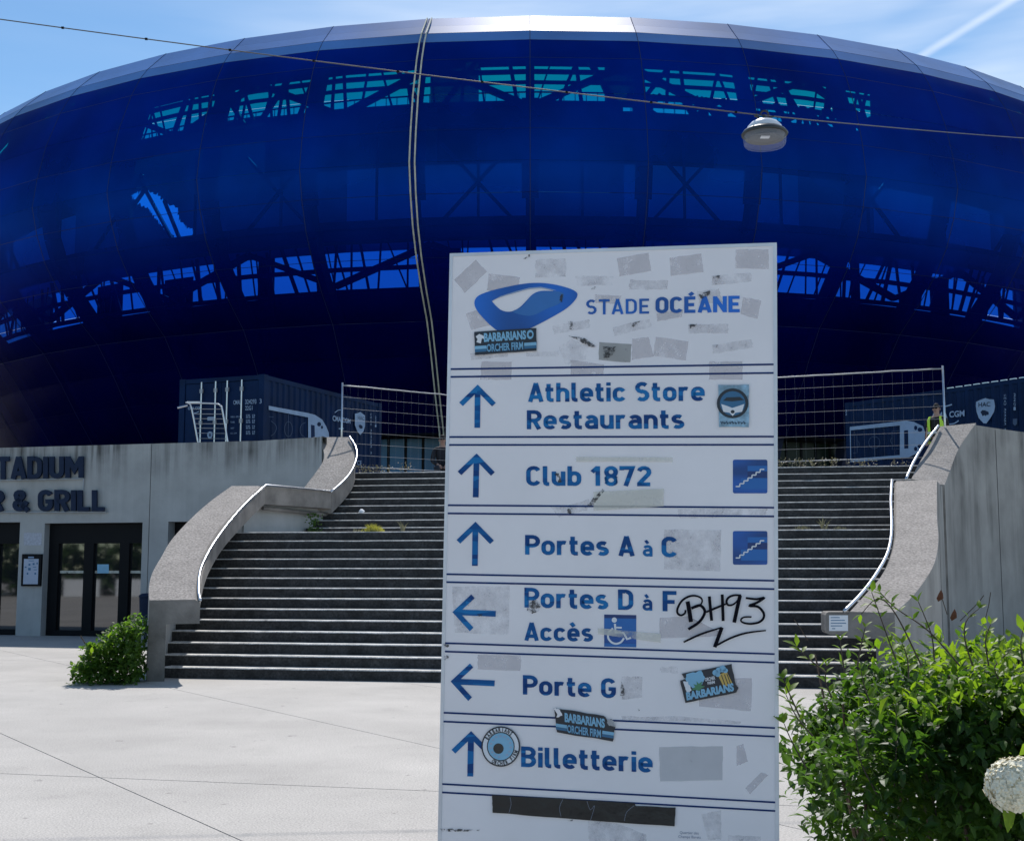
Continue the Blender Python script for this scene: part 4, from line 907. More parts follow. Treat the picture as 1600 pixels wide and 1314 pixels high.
# residues of removed stickers
def jag(pts, amt, rnd):
    o = []
    for i in range(len(pts)):
        a, b_ = Vector(pts[i]), Vector(pts[(i + 1) % len(pts)])
        for k in range(6):
            o.append(tuple(a.lerp(b_, k / 6) + Vector((rnd.uniform(-amt, amt), rnd.uniform(-amt, amt)))))
    return o
RES = [(z5, 1, [(85, 195), (185, 105), (235, 160), (135, 255)]), (z5, 1, [(245, 168), (385, 185), (378, 250), (235, 245)]), (z5, 2, [(455, 105), (595, 98), (595, 180), (455, 188)]), (z5, 1, [(825, 98), (970, 72), (982, 155), (838, 180)]),
       (z5, 1, [(1065, 95), (1210, 78), (1220, 160), (1070, 180)]), (z5, 1, [(1365, 58), (1515, 58), (1515, 148), (1365, 143)]), (z5, 2, [(637, 178), (812, 180), (808, 220), (645, 222)]), (z5, 2, [(885, 195), (1058, 200), (1055, 242), (880, 240)]),
       (z5, 2, [(1257, 178), (1437, 163), (1440, 205), (1257, 222)]), (z5, 1, [(1400, 275), (1482, 290), (1465, 375), (1388, 350)]), (z5, 1, [(140, 350), (200, 330), (262, 400), (165, 425)]), (z5, 2, [(530, 405), (700, 375), (705, 415), (540, 445)]),
       (z5, 2, [(805, 412), (975, 375), (985, 410), (815, 452)]), (z5, 2, [(1150, 397), (1332, 397), (1330, 440), (1152, 438)]), (z5, 5, [(745, 478), (893, 488), (886, 572), (742, 560)]), (z5, 1, [(896, 465), (970, 455), (993, 545), (893, 560)]),
       (z5, 1, [(1003, 455), (1150, 475), (1140, 563), (990, 540)]), (z5, 2, [(1260, 492), (1440, 465), (1445, 505), (1262, 532)]), (z5, 1, [(210, 567), (348, 567), (346, 650), (205, 650)]), (z5, 1, [(615, 560), (768, 580), (765, 630), (615, 630)]),
       (z5, 1, [(1245, 567), (1397, 567), (1397, 650), (1245, 650)]), (z5, 2, [(412, 525), (560, 520), (560, 545), (415, 545)]), (z5, 2, [(560, 500), (620, 465), (700, 500), (680, 560), (590, 580)]), (z5, 1, [(725, 262), (845, 270), (835, 305), (730, 300)]),
       (z5, 1, [(1005, 350), (1125, 330), (1122, 365), (1010, 385)]), (z5, 2, [(1190, 250), (1290, 235), (1305, 300), (1200, 300)]), (z5, 2, [(160, 530), (330, 528), (330, 545), (165, 560)]),
       (z6, 2, [(1040, 458), (1298, 460), (1298, 648), (1040, 640)]), (z6, 3, [(720, 285), (1040, 272), (1040, 352), (720, 372)]), (z6, 3, [(740, 905), (1025, 930), (1025, 970), (740, 932)]), (z6, 1, [(1020, 858), (1150, 850), (1310, 930), (1250, 945), (1020, 950)]),
       (z6, 2, [(75, 715), (340, 715), (335, 935), (90, 925)]), (z6, 2, [(520, 350), (600, 350), (700, 320), (690, 370), (560, 400)]), (z6, 2, [(1100, 362), (1510, 362), (1500, 398), (1110, 405)]), (z6, 3, [(640, 125), (1080, 130), (1080, 150), (640, 150)]),
       (z7, 1, [(193, 95), (390, 98), (388, 170), (193, 162)]), (z7, 1, [(1190, 200), (1440, 200), (1435, 352), (1200, 330)]), (z7, 5, [(1018, 515), (1308, 510), (1306, 665), (1022, 670)]), (z7, 2, [(1210, 820), (1300, 800), (1300, 935), (1240, 935)]),
       (z7, 2, [(1330, 915), (1480, 920), (1480, 943), (1330, 943)]), (z7, 1, [(1410, 700), (1480, 630), (1515, 640), (1430, 728)]), (z7, 1, [(1370, 510), (1400, 500), (1420, 580), (1370, 600)]), (z7, 2, [(845, 375), (1100, 375), (1390, 400), (1380, 412), (1090, 395), (850, 390)]),
       (z7, 2, [(845, 195), (940, 195), (940, 290), (850, 300)]), (z7, 2, [(690, 830), (760, 840), (960, 910), (960, 943), (700, 943)]), (z7, 2, [(1020, 150), (1100, 150), (1105, 180), (1025, 175)])]
M['res5'] = residue('pale_grey_rest', (.66, .66, .68), .2, .35, 12, .6)
rnd = random.Random(5)
for i, (fn, k, pts) in enumerate(RES):
    q = jag([fn(*p) for p in pts], .55 if k != 2 else .9, rnd)
    mt = M['res%d' % k]
    if k == 5 and fn is z5: mt = M['grey']
    V, F = polyh(q, [], lambda x, y: SPn.hit(x, y, .0006 + .00012 * (i % 7) + (.0 if k != 3 else .0042))); meshobj('sticker_residue', V, F, mt, sg)
for fn, pts in [(z5, [(1262, 178), (1295, 175), (1290, 200), (1275, 222), (1268, 200)]), (z5, [(605, 450), (680, 462), (735, 500), (700, 500), (640, 465)]), (z5, [(1195, 262), (1248, 243), (1250, 262), (1210, 285)]), (z5, [(605, 385), (622, 385), (630, 425), (612, 420)]),
                (z5, [(1155, 400), (1190, 395), (1180, 420), (1160, 418)]), (z5, [(878, 395), (935, 382), (900, 410)]), (z5, [(400, 100), (430, 82), (432, 90), (405, 102)]), (z5, [(705, 240), (730, 225), (725, 238)]), (z5, [(1260, 500), (1285, 490), (1280, 505)]),
                (z6, [(420, 800), (455, 770), (485, 790), (470, 830), (440, 838), (418, 825)]), (z6, [(540, 205), (560, 200), (575, 240), (560, 245)]), (z6, [(690, 350), (720, 315), (760, 275), (770, 280), (715, 350)]), (z6, [(38, 972), (62, 980), (60, 992), (40, 990)]),
                (z7, [(38, 100), (62, 100), (60, 118), (42, 118)]), (z7, [(20, 885), (200, 890), (200, 897), (30, 898)]), (z7, [(845, 215), (860, 250), (858, 300), (842, 280)]), (z5, [(570, 260), (582, 262), (575, 300), (565, 290)]), (z5, [(760, 500), (830, 500), (800, 545), (765, 555)]),
                (z7, [(600, 845), (625, 845), (622, 852), (602, 852)]), (z7, [(920, 340), (930, 345), (925, 352)]), (z6, [(190, 840), (215, 840), (210, 855), (195, 852)]), (z6, [(600, 365), (625, 360), (620, 385), (602, 385)])]:
    V, F = polyh(jag([fn(*p) for p in pts], .7, rnd), [], lambda x, y: SPn.hit(x, y, .0052)); meshobj('grime_spot', V, F, M['res4'], sg)
# stickers
def mapq(c):            # unit square -> photo pixels through the four corners TL TR BR BL
    a, b_, cc, d = [Vector(x) for x in c]
    return lambda u, v: tuple(a.lerp(b_, u).lerp(d.lerp(cc, u), v))
def skt(name_, corners, fn, jagamt=.3):
    return meshobj(name_, *polyh(jag([fn(*p) for p in corners], jagamt, rnd), [], lambda x, y: SPn.hit(x, y, .006)), M['stk'], sg)
def disc(cx, cy, rx, ry, fn, off, mt, name, parent, n=20, pl_=None):
    q = [fn(cx + rx * cos(2 * pi * k / n), cy + ry * sin(2 * pi * k / n)) for k in range(n)]
    return meshobj(name, [(pl_ or SPn).hit(x, y, off) for x, y in q], [tuple(range(n))], mt, parent)
def stxt(f, s, u0, v0, u1, vt, mt, parent, bold=.05, off=.0075):
    a, b_, c = f(u0, v0), f(u1, v0), f(u0, vt); c2 = f(u1, vt)
    V, F = textmesh(s, bold); mn = min(v.x for v in V); mx_ = max(v.x for v in V)
    A, B, U = [Vector((*SPn.loc(*q), 0)) for q in (a, b_, c)]; U = U - A
    meshobj('sticker_text', [SPn.w(*((A + (B - A) * ((v.x - mn) / (mx_ - mn)) + U * (v.y / CAPH)).xy), off) for v in V], F, mt, parent)
def barb(fn, cor, jg):
    o = skt('sticker', cor, fn, jg); f = mapq([fn(*c) for c in (cor[0], cor[1], cor[-2] if len(cor) == 4 else cor[-3], cor[-1])]) if len(cor) == 4 else None
    return o
c4 = [(168, 790), (943, 740), (948, 1025), (178, 1078)]; s1 = skt('sticker', c4, z8); f = mapq([z8(*c) for c in c4])
def sticker_firm(s, f):
    for u0, u1 in ((0, .19), (.80, 1)):
        meshobj('sticker_stripe', [SPn.hit(*f(u, v), .0068) for u, v in ((u0, .62), (u1, .62), (u1, .76), (u0, .76))], [(0, 1, 2, 3)], M['stkb'], s)
        meshobj('sticker_stripe', [SPn.hit(*f(u, v), .0068) for u, v in ((u0, .77), (u1, .77), (u1, .88), (u0, .88))], [(0, 1, 2, 3)], M['stkd'], s)
    stxt(f, 'BARBARIANS', .16, .46, .84, .12, M['stkb'], s, .045); stxt(f, 'ORCHER FIRM', .20, .90, .79, .60, M['stkd'], s, .06)
    stxt(f, 'ORCHER FIRM', .20, .90, .79, .60, M['stkb'], s, .005, .0082)
sticker_firm(s1, f)
flat([f(*q) for q in [(.02, .2), (.08, .1), (.15, .2), (.17, .35), (.12, .3), (.1, .52), (.03, .45), (.05, .33)]], .0072, M['white'], 'sticker_blot', s1)
disc(0, 0, 1, 1, lambda x, y: f(.9 + x * .055, .27 + y * .2), .0078, M['stkb'], 'sticker_ring', s1); disc(0, 0, 1, 1, lambda x, y: f(.905 + x * .03, .27 + y * .1), .0082, M['stk'], 'sticker_ring', s1)
cor = [(545, 345), (768, 372), (792, 378), (818, 425), (808, 488), (552, 448)]; s2 = skt('sticker', [(540, 337), (768, 372), (785, 395), (800, 385), (818, 425), (808, 488), (552, 448), (548, 400)], z7, .6)
f = mapq([z7(*c) for c in ((545, 340), (822, 382), (808, 488), (550, 448))]); sticker_firm(s2, f)
flat(jag([f(*q) for q in [(-.03, -.05), (.08, .02), (.12, .25), (.02, .35), (.03, .2)]], .8, rnd), .0086, M['signw'], 'torn_patch', s2); flat(jag([f(*q) for q in [(.86, .1), (.97, .12), (1.0, .38), (.9, .35), (.86, .25)]], .8, rnd), .0086, M['res5'], 'torn_patch', s2)
c4 = [(150, 910), (615, 820), (665, 1085), (183, 1182)]; s3 = skt('sticker', [(150, 910), (615, 820), (655, 1010), (680, 1040), (660, 1085), (183, 1182), (135, 975), (182, 960)], z9, .4); f = mapq([z9(*c) for c in c4])
flat(jag([f(*q) for q in [(.07, .05), (.38, .02), (.44, .3), (.36, .5), (.2, .55), (.08, .45)]], 1.2, rnd), .0068, M['stkb'], 'sticker_blot', s3)
flat(jag([f(*q) for q in [(.01, .25), (.1, .3), (.15, .6), (.06, .7)]], .8, rnd), .0072, M['white'], 'sticker_blot', s3)
flat([f(*q) for q in [(.27, .35), (.31, .45), (.38, .38), (.35, .52), (.42, .58), (.34, .62), (.28, .7), (.24, .62), (.15, .62), (.23, .52), (.2, .42), (.27, .48)]], .0076, M['stkg'], 'sticker_leaf', s3)
flat([f(*q) for q in [(.70, .28), (.88, .22), (.95, .66), (.77, .72)]], .0072, M['stky'], 'sticker_mug', s3)
for u in (.76, .82, .87): flat([f(u, .3), f(u + .015, .3), f(u + .05, .66), f(u + .035, .66)], .0078, M['stk'], 'sticker_mug_line', s3)
for u, v, r in ((.66, .18, .06), (.73, .12, .06), (.81, .1, .07), (.86, .18, .05), (.7, .26, .05)): disc(0, 0, 1, 1, lambda x, y: f(u + x * r, v + y * r * 1.7), .0084, M['stkb'], 'sticker_foam', s3, 10)
stxt(f, 'ORCHER', .44, .40, .64, .29, M['white'], s3, .03); stxt(f, 'FIRM', .48, .53, .62, .44, M['white'], s3, .03)
stxt(f, 'BARBARIANS', .04, .90, .96, .66, M['stkb'], s3, .055)
# round sticker
def zc(x, y): return z7(298 + x * 88, 512 + y * 92)
s4 = disc(0, 0, 1, 1, zc, .006, M['stk'], 'sticker', sg, 32); disc(0, 0, .93, .93, zc, .0064, M['white'], 'sticker_ring', s4, 32); disc(0, 0, .72, .72, zc, .0068, M['stk'], 'sticker_ring', s4, 28); disc(0, 0, .67, .67, zc, .0072, M['stkb'], 'sticker_disc', s4, 28)
disc(-.12, .1, .27, .26, zc, .008, mat('dark_blot', (.05, .045, .04), .6, var=.3, scale=60), 'sticker_blot', s4, 16)
for k in range(14):
    a = radians(100 + k * 24); disc(.52 * cos(a), .52 * sin(a), .07, .05, zc, .0078, M['logog'], 'sticker_wreath', s4, 8)
def arctext(s, a0_, a1_, r, flip, h=.19):
    n = len(s)
    for i, chh in enumerate(s):
        if chh == ' ': continue
        a = radians(a0_ + (a1_ - a0_) * i / (n - 1)); V, F = textmesh(chh, .04); mn = min(v.x for v in V); mx_ = max(v.x for v in V); W = []
        for v in V:
            x = (v.x - (mn + mx_) / 2) / CAPH * h * .62; y = (v.y / CAPH - .5) * h
            if flip: W.append(SPn.hit(*zc((r - y) * cos(a) + x * sin(a), (r - y) * sin(a) - x * cos(a)), .0078))
            else: W.append(SPn.hit(*zc((r + y) * cos(a) - x * sin(a), (r + y) * sin(a) + x * cos(a)), .0078))
        meshobj('sticker_text', W, F, M['stk'], s4)
arctext('BARBARIANS', -150, -50, .83, False); arctext('ORCHER FIRM', 118, 18, .83, True)
# pale blue print with generic dark roundel
c4 = [(1287, 673), (1425, 673), (1427, 865), (1290, 865)]; s5 = meshobj('sticker', *polyh(jag([z5(*p) for p in c4], .5, rnd), [], lambda x, y: SPn.hit(x, y, .006)), mat('mottled_blue_print', (.24, .40, .52), .5, var=.5, scale=30), sg)
disc(1352, 757, 72, 68, z5, .0066, M['stk'], 'sticker_disc', s5, 28); disc(1352, 757, 58, 55, z5, .0070, M['stkd'], 'sticker_disc', s5, 24)
flat([z5(*q) for q in [(1325, 730), (1385, 728), (1405, 742), (1350, 748), (1308, 745)]], .0076, M['stk'], 'sticker_shape', s5)
flat([z5(*q) for q in [(1300, 760), (1330, 770), (1350, 778), (1375, 770), (1405, 760), (1395, 795), (1365, 800), (1352, 815), (1338, 800), (1310, 795)]], .0078, M['white'], 'sticker_shape', s5)
disc(1352, 795, 9, 8, z5, .0084, M['stk'], 'sticker_shape', s5, 10)
mm = MB()
for k in range(9): V, F = ribbon(z5, [(1298 + k * 13, 838 + (k % 2) * 4), (1302 + k * 13, 850), (1307 + k * 13, 840 + (k % 3) * 3)], 4, .0078, None, '', None, smooth=1); mm.add(V, F)
mm.build('sticker_scribble', M['navy'], s5)
# tape and marker
flat(jag([z7(*q) for q in [(258, 732), (560, 748), (905, 768), (912, 782), (1092, 790), (1088, 875), (700, 848), (262, 812)]], .45, rnd), .0062, M['tape'], 'black_tape')
for pts in ([(340, 742), (345, 775), (335, 812)], [(580, 752), (565, 790), (572, 830)], [(690, 760), (705, 800), (725, 780), (705, 850)], [(905, 780), (870, 810), (860, 850)]): stroke(z7, pts, 1.6, .0068, M['tiny'], 'tape_crease', sg)
for pts, wd, sm_ in [([(205, 235), (222, 330), (237, 427)], 36, 2), ([(185, 315), (180, 345), (145, 365), (112, 345), (112, 300), (150, 232), (210, 192), (272, 182), (330, 203), (340, 242), (308, 280), (240, 300)], 16, 4), ([(240, 300), (318, 272), (362, 312), (358, 362), (310, 430), (212, 495)], 20, 4),
                     ([(408, 188), (418, 300), (430, 415)], 26, 2), ([(528, 170), (533, 290), (537, 418)], 26, 2), ([(378, 335), (460, 300), (565, 258)], 16, 2), ([(705, 178), (640, 178), (590, 197), (568, 235), (582, 268), (620, 268), (660, 240), (695, 190)], 16, 4), ([(695, 180), (668, 300), (640, 432)], 32, 2),
                     ([(748, 203), (850, 214), (922, 200), (850, 248), (780, 276), (860, 284), (912, 338), (914, 390), (870, 430), (790, 444), (722, 432), (702, 408), (732, 382), (802, 380)], 18, 4), ([(168, 615), (330, 540), (525, 478)], 15, 3), ([(525, 478), (458, 662)], 32, 1), ([(458, 655), (600, 580), (750, 530), (936, 506)], 15, 3)]:
    V, F = ribbon(z9, pts, wd * (1.3 if wd < 25 else 1.08), .0094, None, '', None, smooth=sm_, taper=wd < 20); 
    meshobj('marker_stroke', V, F, M['marker'], sg)
# ------------------------------------------------------------------ containers
ZC = ZT + 2.591
def container(corner, sdir, edir, name_label, L=6.058, W=2.438, H=2.591):
    base = corner.copy(); base.z = ZT
    t = thing('shipping_container', base, name_label, 'container', 'shipping containers on the terrace')
    s, e, u = sdir, edir, Vector((0, 0, 1)); m = MB()
    for a in (0, L):
        for b_ in (0, W): MB().box(base + s * (a + (.08 if a == 0 else -.08)) + e * (b_ + (.08 if b_ == 0 else -.08)) + u * H / 2, s * .08, e * .08, u * H / 2).build('corner_post', M['cont'], t)
    m = MB()
    for b_ in (.06, W - .06):
        for zz in (.07, H - .06): m.box(base + s * L / 2 + e * b_ + u * zz, s * (L / 2 - .16), e * .05, u * .055)
    for a in (.06, L - .06):
        for zz in (.07, H - .06): m.box(base + s * a + e * W / 2 + u * zz, s * .05, e * (W / 2 - .16), u * .055)
    m.build('side_rail', M['cont'], t)
    m = MB()
    for a in (.09, L - .09):
        for b_ in (.08, W - .08):
            MB().box(base + s * a + e * b_ + u * (H - .055), s * .093, e * .084, u * .062).build('corner_casting', M['cont'], t)
    for b0_, sg2 in ((.012, 1), (W - .012, -1)):
        V = []; n = 22; pit = (L - .32) / n
        for k in range(n):
            for f_, dpt in ((0, 0), (.32, 0), (.5, .036), (.82, .036)): V.append((.16 + pit * (k + f_), dpt))
        V.append((L - .16, 0)); P3 = []
        for a, d in V: P3 += [base + s * a + e * (b0_ + sg2 * d) + u * .12, base + s * a + e * (b0_ + sg2 * d) + u * (H - .11)]
        meshobj('corrugated_side', P3, [(2 * i, 2 * i + 1, 2 * i + 3, 2 * i + 2) for i in range(len(V) - 1)], M['cont'], t)
    MB().box(base + s * L / 2 + e * W / 2 + u * (H - .03), s * (L / 2 - .1), e * (W / 2 - .1), u * .012).build('roof', M['cont'], t)
    MB().box(base + s * L / 2 + e * W / 2 + u * .1, s * (L / 2 - .1), e * (W / 2 - .1), u * .05).build('floor', M['cont'], t)
    for k in (0, 1):
        w2 = (W - .34) / 2; o = MB().box(base + s * .045 + e * (.17 + w2 * (k + .5)) + u * H / 2, s * .025, e * (w2 / 2 - .006), u * (H / 2 - .13)).build('door', M['cont'], t)
    MB().box(base + s * (L - .05) + e * W / 2 + u * H / 2, s * .02, e * (W / 2 - .1), u * (H / 2 - .1)).build('end_panel', M['cont'], t)
    return t, Plane(corner + e * 0, s, (0, 0, 1)), Plane(corner + s * .02, e, (0, 0, 1))
def P2(fn): return fn
ca, cb, ce = PZ(413, 585, ZC), PZ(284, 592, ZC), PZ(600, 632, ZC)
sdir = (ce - ca).normalized(); edir = Vector((-sdir.y, sdir.x, 0));
if edir.dot(cb - ca) < 0: edir = -edir
c1, CS, CE_ = container(ca, sdir, edir, 'dark blue corrugated container with its barred doors facing the plaza behind the left parapet')
CE = Plane(ca, (cb - ca), (0, 0, 1)); CE = Plane(ca, edir, (0, 0, 1))
zl3 = lambda x, y: (270 + x / 3.556, 570 + y / 3.556)
zl10 = lambda x, y: (270 + x / 10, 580 + y / 10)
for xt, xb in ((465, 450), (685, 668), (866, 855), (1092, 1077)):
    a = CE.hit(*zl10(xt, 130), .04); lo2 = CE.loc(*zl10(xt, 130))[0]
    o = MB().tube([CE.w(lo2, -.1, .035), CE.w(lo2, -2.45, .035)], .017, 6).build('lock_rod', M['steel'], c1)
    mm = MB()
    for zz in (-.32, -1.1, -2.2): mm.box(CE.w(lo2, zz, .03), edir * .045, sdir * .02, (0, 0, .05))
    mm.build('rod_bracket', M['steel2'], o)
def ctext(pl_, s, fn, x0, yb0, x1, yb1, yt, par, mt=None, bold=.01, yt1=None):
    a, b_, c = fn(x0, yb0), fn(x1, yb1), fn(x0, yt); e = fn(x1, yt1)[1] if yt1 is not None else None
    return text(pl_, s, a[0], a[1], b_[0], b_[1], c[1], mt or M['contp'], par, .012, bold, yt1=e)
ctext(CE, 'CMAU', zl10, 950, 522, 1075, 518, 458, c1); ctext(CE, '324293', zl10, 1135, 515, 1310, 508, 447, c1); ctext(CE, '3', zl10, 1360, 505, 1392, 503, 435, c1); ctext(CE, '22G1', zl10, 1135, 610, 1250, 606, 545, c1)
ctext(CE, 'MAX. GROSS', zl10, 910, 728, 1075, 724, 702, c1, bold=0)
ctext(CE, 'TARE', zl10, 905, 812, 970, 810, 785, c1, bold=0); ctext(CE, 'NET', zl10, 910, 903, 965, 901, 880, c1, bold=0); ctext(CE, 'CU. CAP.', zl10, 905, 982, 1010, 979, 960, c1, bold=0)
for y in (690, 770, 860, 945):
    mm = MB()
    for r2 in range(2):
        for k in range(6):
            if k == 3: continue
            x = 1145 + k * 24; yy = y + r2 * 32 - 14; V = [CE.hit(*zl10(a, b_), .012) for a, b_ in ((x, yy), (x + 17, yy), (x + 17, yy + 24), (x, yy + 24))]; V2 = [CE.hit(*zl10(a, b_), .012) for a, b_ in ((x + 5, yy + 6), (x + 12, yy + 6), (x + 12, yy + 18), (x + 5, yy + 18))]
            mm.add(V + V2, [(0, 1, 5, 4), (1, 2, 6, 5), (2, 3, 7, 6), (3, 0, 4, 7)] if (k + r2) % 2 else [(0, 1, 5, 4), (2, 3, 7, 6), (3, 0, 4, 7)])
    mm.build('stencilled_figures', M['contp'], c1)
ctext(CE, 'CMA CGM', zl10, 240, 602, 450, 598, 562, c1, bold=.03)
stroke(zl10, [(330, 655), (365, 650), (405, 630)], 12, .012, M['contp'], 'swoosh', c1, CE)
def pp(pl_, pts, fn, off, mt, name, par): V, F = polyh([fn(*q) for q in pts], [], lambda x, y: pl_.hit(x, y, off)); return meshobj(name, V, F, mt, par)
pp(CE, [(548, 715), (650, 712), (660, 725), (658, 760), (645, 768), (548, 770), (538, 758), (538, 728)], zl10, .014, M['contp'], 'door_label', c1)
def shield(pl_, pts, fn, par, tx, lion):
    o = pp(pl_, pts, fn, .012, M['contp'], 'club_shield', par)
    cx = sum(p[0] for p in pts) / len(pts); cy = sum(p[1] for p in pts) / len(pts)
    ctext(pl_, 'HAC', fn, *tx, par, M['navy'], .03)
    V, F = polyh([fn(*q) for q in lion], [], lambda x, y: pl_.hit(x, y, .016)); meshobj('shield_figure', V, F, M['navy'], o)
    return o
sh10 = [(540, 960), (580, 940), (620, 955), (620, 1010), (600, 1045), (580, 1062), (555, 1045), (538, 1010)]
o = pp(CE, sh10, zl10, .014, M['contp'], 'club_shield', c1); disc(580, 1000, 20, 26, zl10, .018, M['contl'], 'shield_figure', o, 10, CE)
# side graphics of the left container
pp(CS, [(533, 228), (752, 268), (752, 292), (533, 250)], zl3, .012, M['contp'], 'ship_graphic', c1)
pp(CS, [(752, 268), (790, 278), (830, 304), (852, 342), (866, 376), (870, 420), (752, 420)], zl3, .012, M['contp'], 'ship_graphic', c1)
pp(CS, [(768, 333), (788, 337), (790, 420), (769, 420)], zl3, .016, M['cont'], 'ship_graphic', c1); disc(813, 330, 11, 12, zl3, .016, M['cont'], 'ship_graphic', c1, 14, CS); disc(829, 347, 6, 9, zl3, .016, M['cont'], 'ship_graphic', c1, 12, CS)
for pts in ([(643, 268), (640, 420)], [(533, 288), (560, 290)], [(738, 320), (718, 330), (708, 352), (712, 385), (735, 402)], [(545, 312), (568, 330), (576, 352), (565, 380), (545, 395)]): stroke(zl3, pts, 2.5, .012, M['contl'], 'field_line', c1, CS)
stroke(zl3, [(643 + 22 * cos(a * pi / 8), 357 + 42 * sin(a * pi / 8)) for a in range(17)], 2.5, .0125, M['contl'], 'field_line', c1, CS, 1)
ctext(CS, 'CMA CGM', zl3, 886, 310, 985, 326, 282, c1, bold=.03, yt1=303); stroke(zl3, [(900, 266), (920, 252), (938, 252)], 4, .012, M['contp'], 'swoosh', c1, CS); stroke(zl3, [(922, 355), (950, 354)], 6, .012, M['contp'], 'swoosh', c1, CS)
shield(CS, [(1012, 272), (1030, 268), (1042, 262), (1055, 272), (1068, 282), (1068, 340), (1060, 368), (1042, 390), (1026, 372), (1012, 335)], zl3, c1, (1026, 303, 1062, 309, 284), [(1033, 338), (1040, 332), (1052, 338), (1056, 350), (1048, 356), (1038, 352)])
def vcode(pl_, s, fn, x, y0, y1, wd, par):
    n = len(s)
    for i, ch_ in enumerate(s):
        if ch_ == ' ': continue
        yy = y0 + (y1 - y0) * i / n; hh = (y1 - y0) / n * .72; ctext(pl_, ch_, fn, x - wd / 2, yy + hh, x + wd / 2, yy + hh, yy, par, bold=0)
vcode(CS, 'CMAU 324293 3', zl3, 1099, 270, 500, 8, c1); vcode(CS, '22G1', zl3, 1125, 285, 350, 8, c1); ctext(CS, 'CE', zl3, 1022, 556, 1047, 558, 532, c1)
ra, rb = PZ(1320, 630, ZC), PZ(1600, 590, ZC); sdir = (rb - ra).normalized(); edir = Vector((-sdir.y, sdir.x, 0))
if edir.y < 0: edir = -edir
c2, RS, _ = container(ra, sdir, edir, 'dark blue corrugated container side on with white pitch graphic behind the right parapet')
zr = lambda x, y: (1300 + x / 7.73, 570 + y / 7.73)
pp(RS, [(215, 750), (820, 683), (820, 732), (215, 792)], zr, .012, M['contp'], 'ship_graphic', c2); pp(RS, [(220, 1138), (820, 1090), (820, 1125), (225, 1175)], zr, .012, M['contp'], 'ship_graphic', c2)
pp(RS, [(215, 792), (226, 791), (232, 1138), (222, 1138)], zr, .012, M['contp'], 'ship_graphic', c2)
pp(RS, [(820, 682), (900, 673), (990, 690), (1100, 742), (1125, 820), (1120, 920), (1090, 1000), (1040, 1062), (930, 1115), (820, 1126)], zr, .012, M['contp'], 'ship_graphic', c2)
pp(RS, [(870, 792), (918, 788), (922, 1008), (872, 1012)], zr, .016, M['cont'], 'ship_graphic', c2)
for x, y, r1, r2 in ((1010, 762, 20, 27), (1062, 783, 28, 26), (1010, 1015, 20, 26), (1060, 983, 26, 24)): disc(x, y, r1, r2, zr, .016, M['cont'], 'ship_graphic', c2, 16, RS)
for pts in ([(513, 765), (519, 1112)], [(248, 855), (300, 852), (304, 1062), (252, 1068)], [(304, 910), (325, 935), (330, 965), (322, 990), (306, 1005)], [(815, 795), (725, 803), (728, 1022), (818, 1015)], [(725, 880), (708, 905), (710, 930), (726, 955)]): stroke(zr, pts, 6, .012, M['contl'], 'field_line', c2, RS, 1)
stroke(zr, [(511 + 68 * cos(a * pi / 10), 938 + 72 * sin(a * pi / 10)) for a in range(21)], 6, .0125, M['contl'], 'field_line', c2, RS, 1)
zq = lambda x, y: (1200 + x / 4, 570 + y / 4); ze = lambda x, y: (1500 + x / 10.95, 580 + y / 10.95)
ctext(RS, 'CMA CGM', zq, 1030, 339, 1230, 320, 302, c2, bold=.03, yt1=285); stroke(zq, [(1095, 262), (1120, 257), (1150, 248)], 8, .012, M['contp'], 'swoosh', c2, RS); stroke(zq, [(1130, 372), (1165, 366), (1192, 348)], 7, .012, M['contp'], 'swoosh', c2, RS)
shield(RS, [(275, 525), (350, 490), (435, 460), (500, 480), (580, 485), (600, 600), (580, 700), (520, 800), (450, 895), (400, 890), (320, 800), (285, 700), (270, 600)], ze, c2, (320, 612, 525, 600, 540), [(350, 700), (380, 665), (430, 670), (490, 700), (490, 745), (450, 750), (440, 770), (420, 750), (385, 770), (370, 735)])
vcode(RS, 'CMAU 324293 3', ze, 775, 400, 1030, 38, c2); vcode(RS, '22G1', ze, 940, 380, 690, 36, c2)
pp(RS, [(905, 815), (980, 810), (978, 905), (940, 935), (905, 900)], ze, .012, M['contl'], 'stencilled_figures', c2)
mm = MB()
for k in range(10): mm.box(ra + sdir * (3.6 + k * .27) + Vector((0, 0, .012)) + edir * .05, sdir * .085, edir * .03, (0, 0, .012))
mm.build('roof_corrugation', M['steel'], c2)
vcode(RS, '32', zr, 175, 545, 620, 22, c2)
# ------------------------------------------------------------------ site fence panels
def fencepanel(A, B, h, label, posts=(True, True), z0=None):
    t = thing('mesh_fence_panel', (A.x, A.y, A.z), label, 'fence', 'temporary mesh fence panels at the stair head')
    m = MB(); u = Vector((0, 0, 1)); n = 16; tops = []
    m.tube([A + u * h + (B - A) * k / n + u * .01 * noise.noise(Vector((k * .8, A.x, 0))) for k in range(n + 1)], .016, 6); m.build('top_rail', M['steel2'], t, smooth=True)
    MB().tube([A, B], .012, 6).build('bottom_rail', M['steel2'], t, smooth=True)
    for q, on in ((A, posts[0]), (B, posts[1])):
        if on:
            MB().tube([q - u * (q.z - ZT), q + u * (h + .06)], .021, 8).build('post', M['steel'], t, smooth=True)
            MB().box(Vector((q.x, q.y, ZT + .07)), (.11, 0, 0), (0, .3, 0), (0, 0, .07)).build('foot_block', M['beam'], t)
    m = MB()
    for k in range(1, 7): m.tube([A + u * h * k / 7, B + u * h * k / 7], .0024, 4)
    m.build('horizontal_wire', M['steel2'], t)
    m = MB(); nn = int((B - A).length / .2)
    for k in range(1, nn): q = A.lerp(B, k / nn); m.tube([q, q + u * h], .0007, 3)
    m.build('vertical_wire', M['steel2'], t); return t
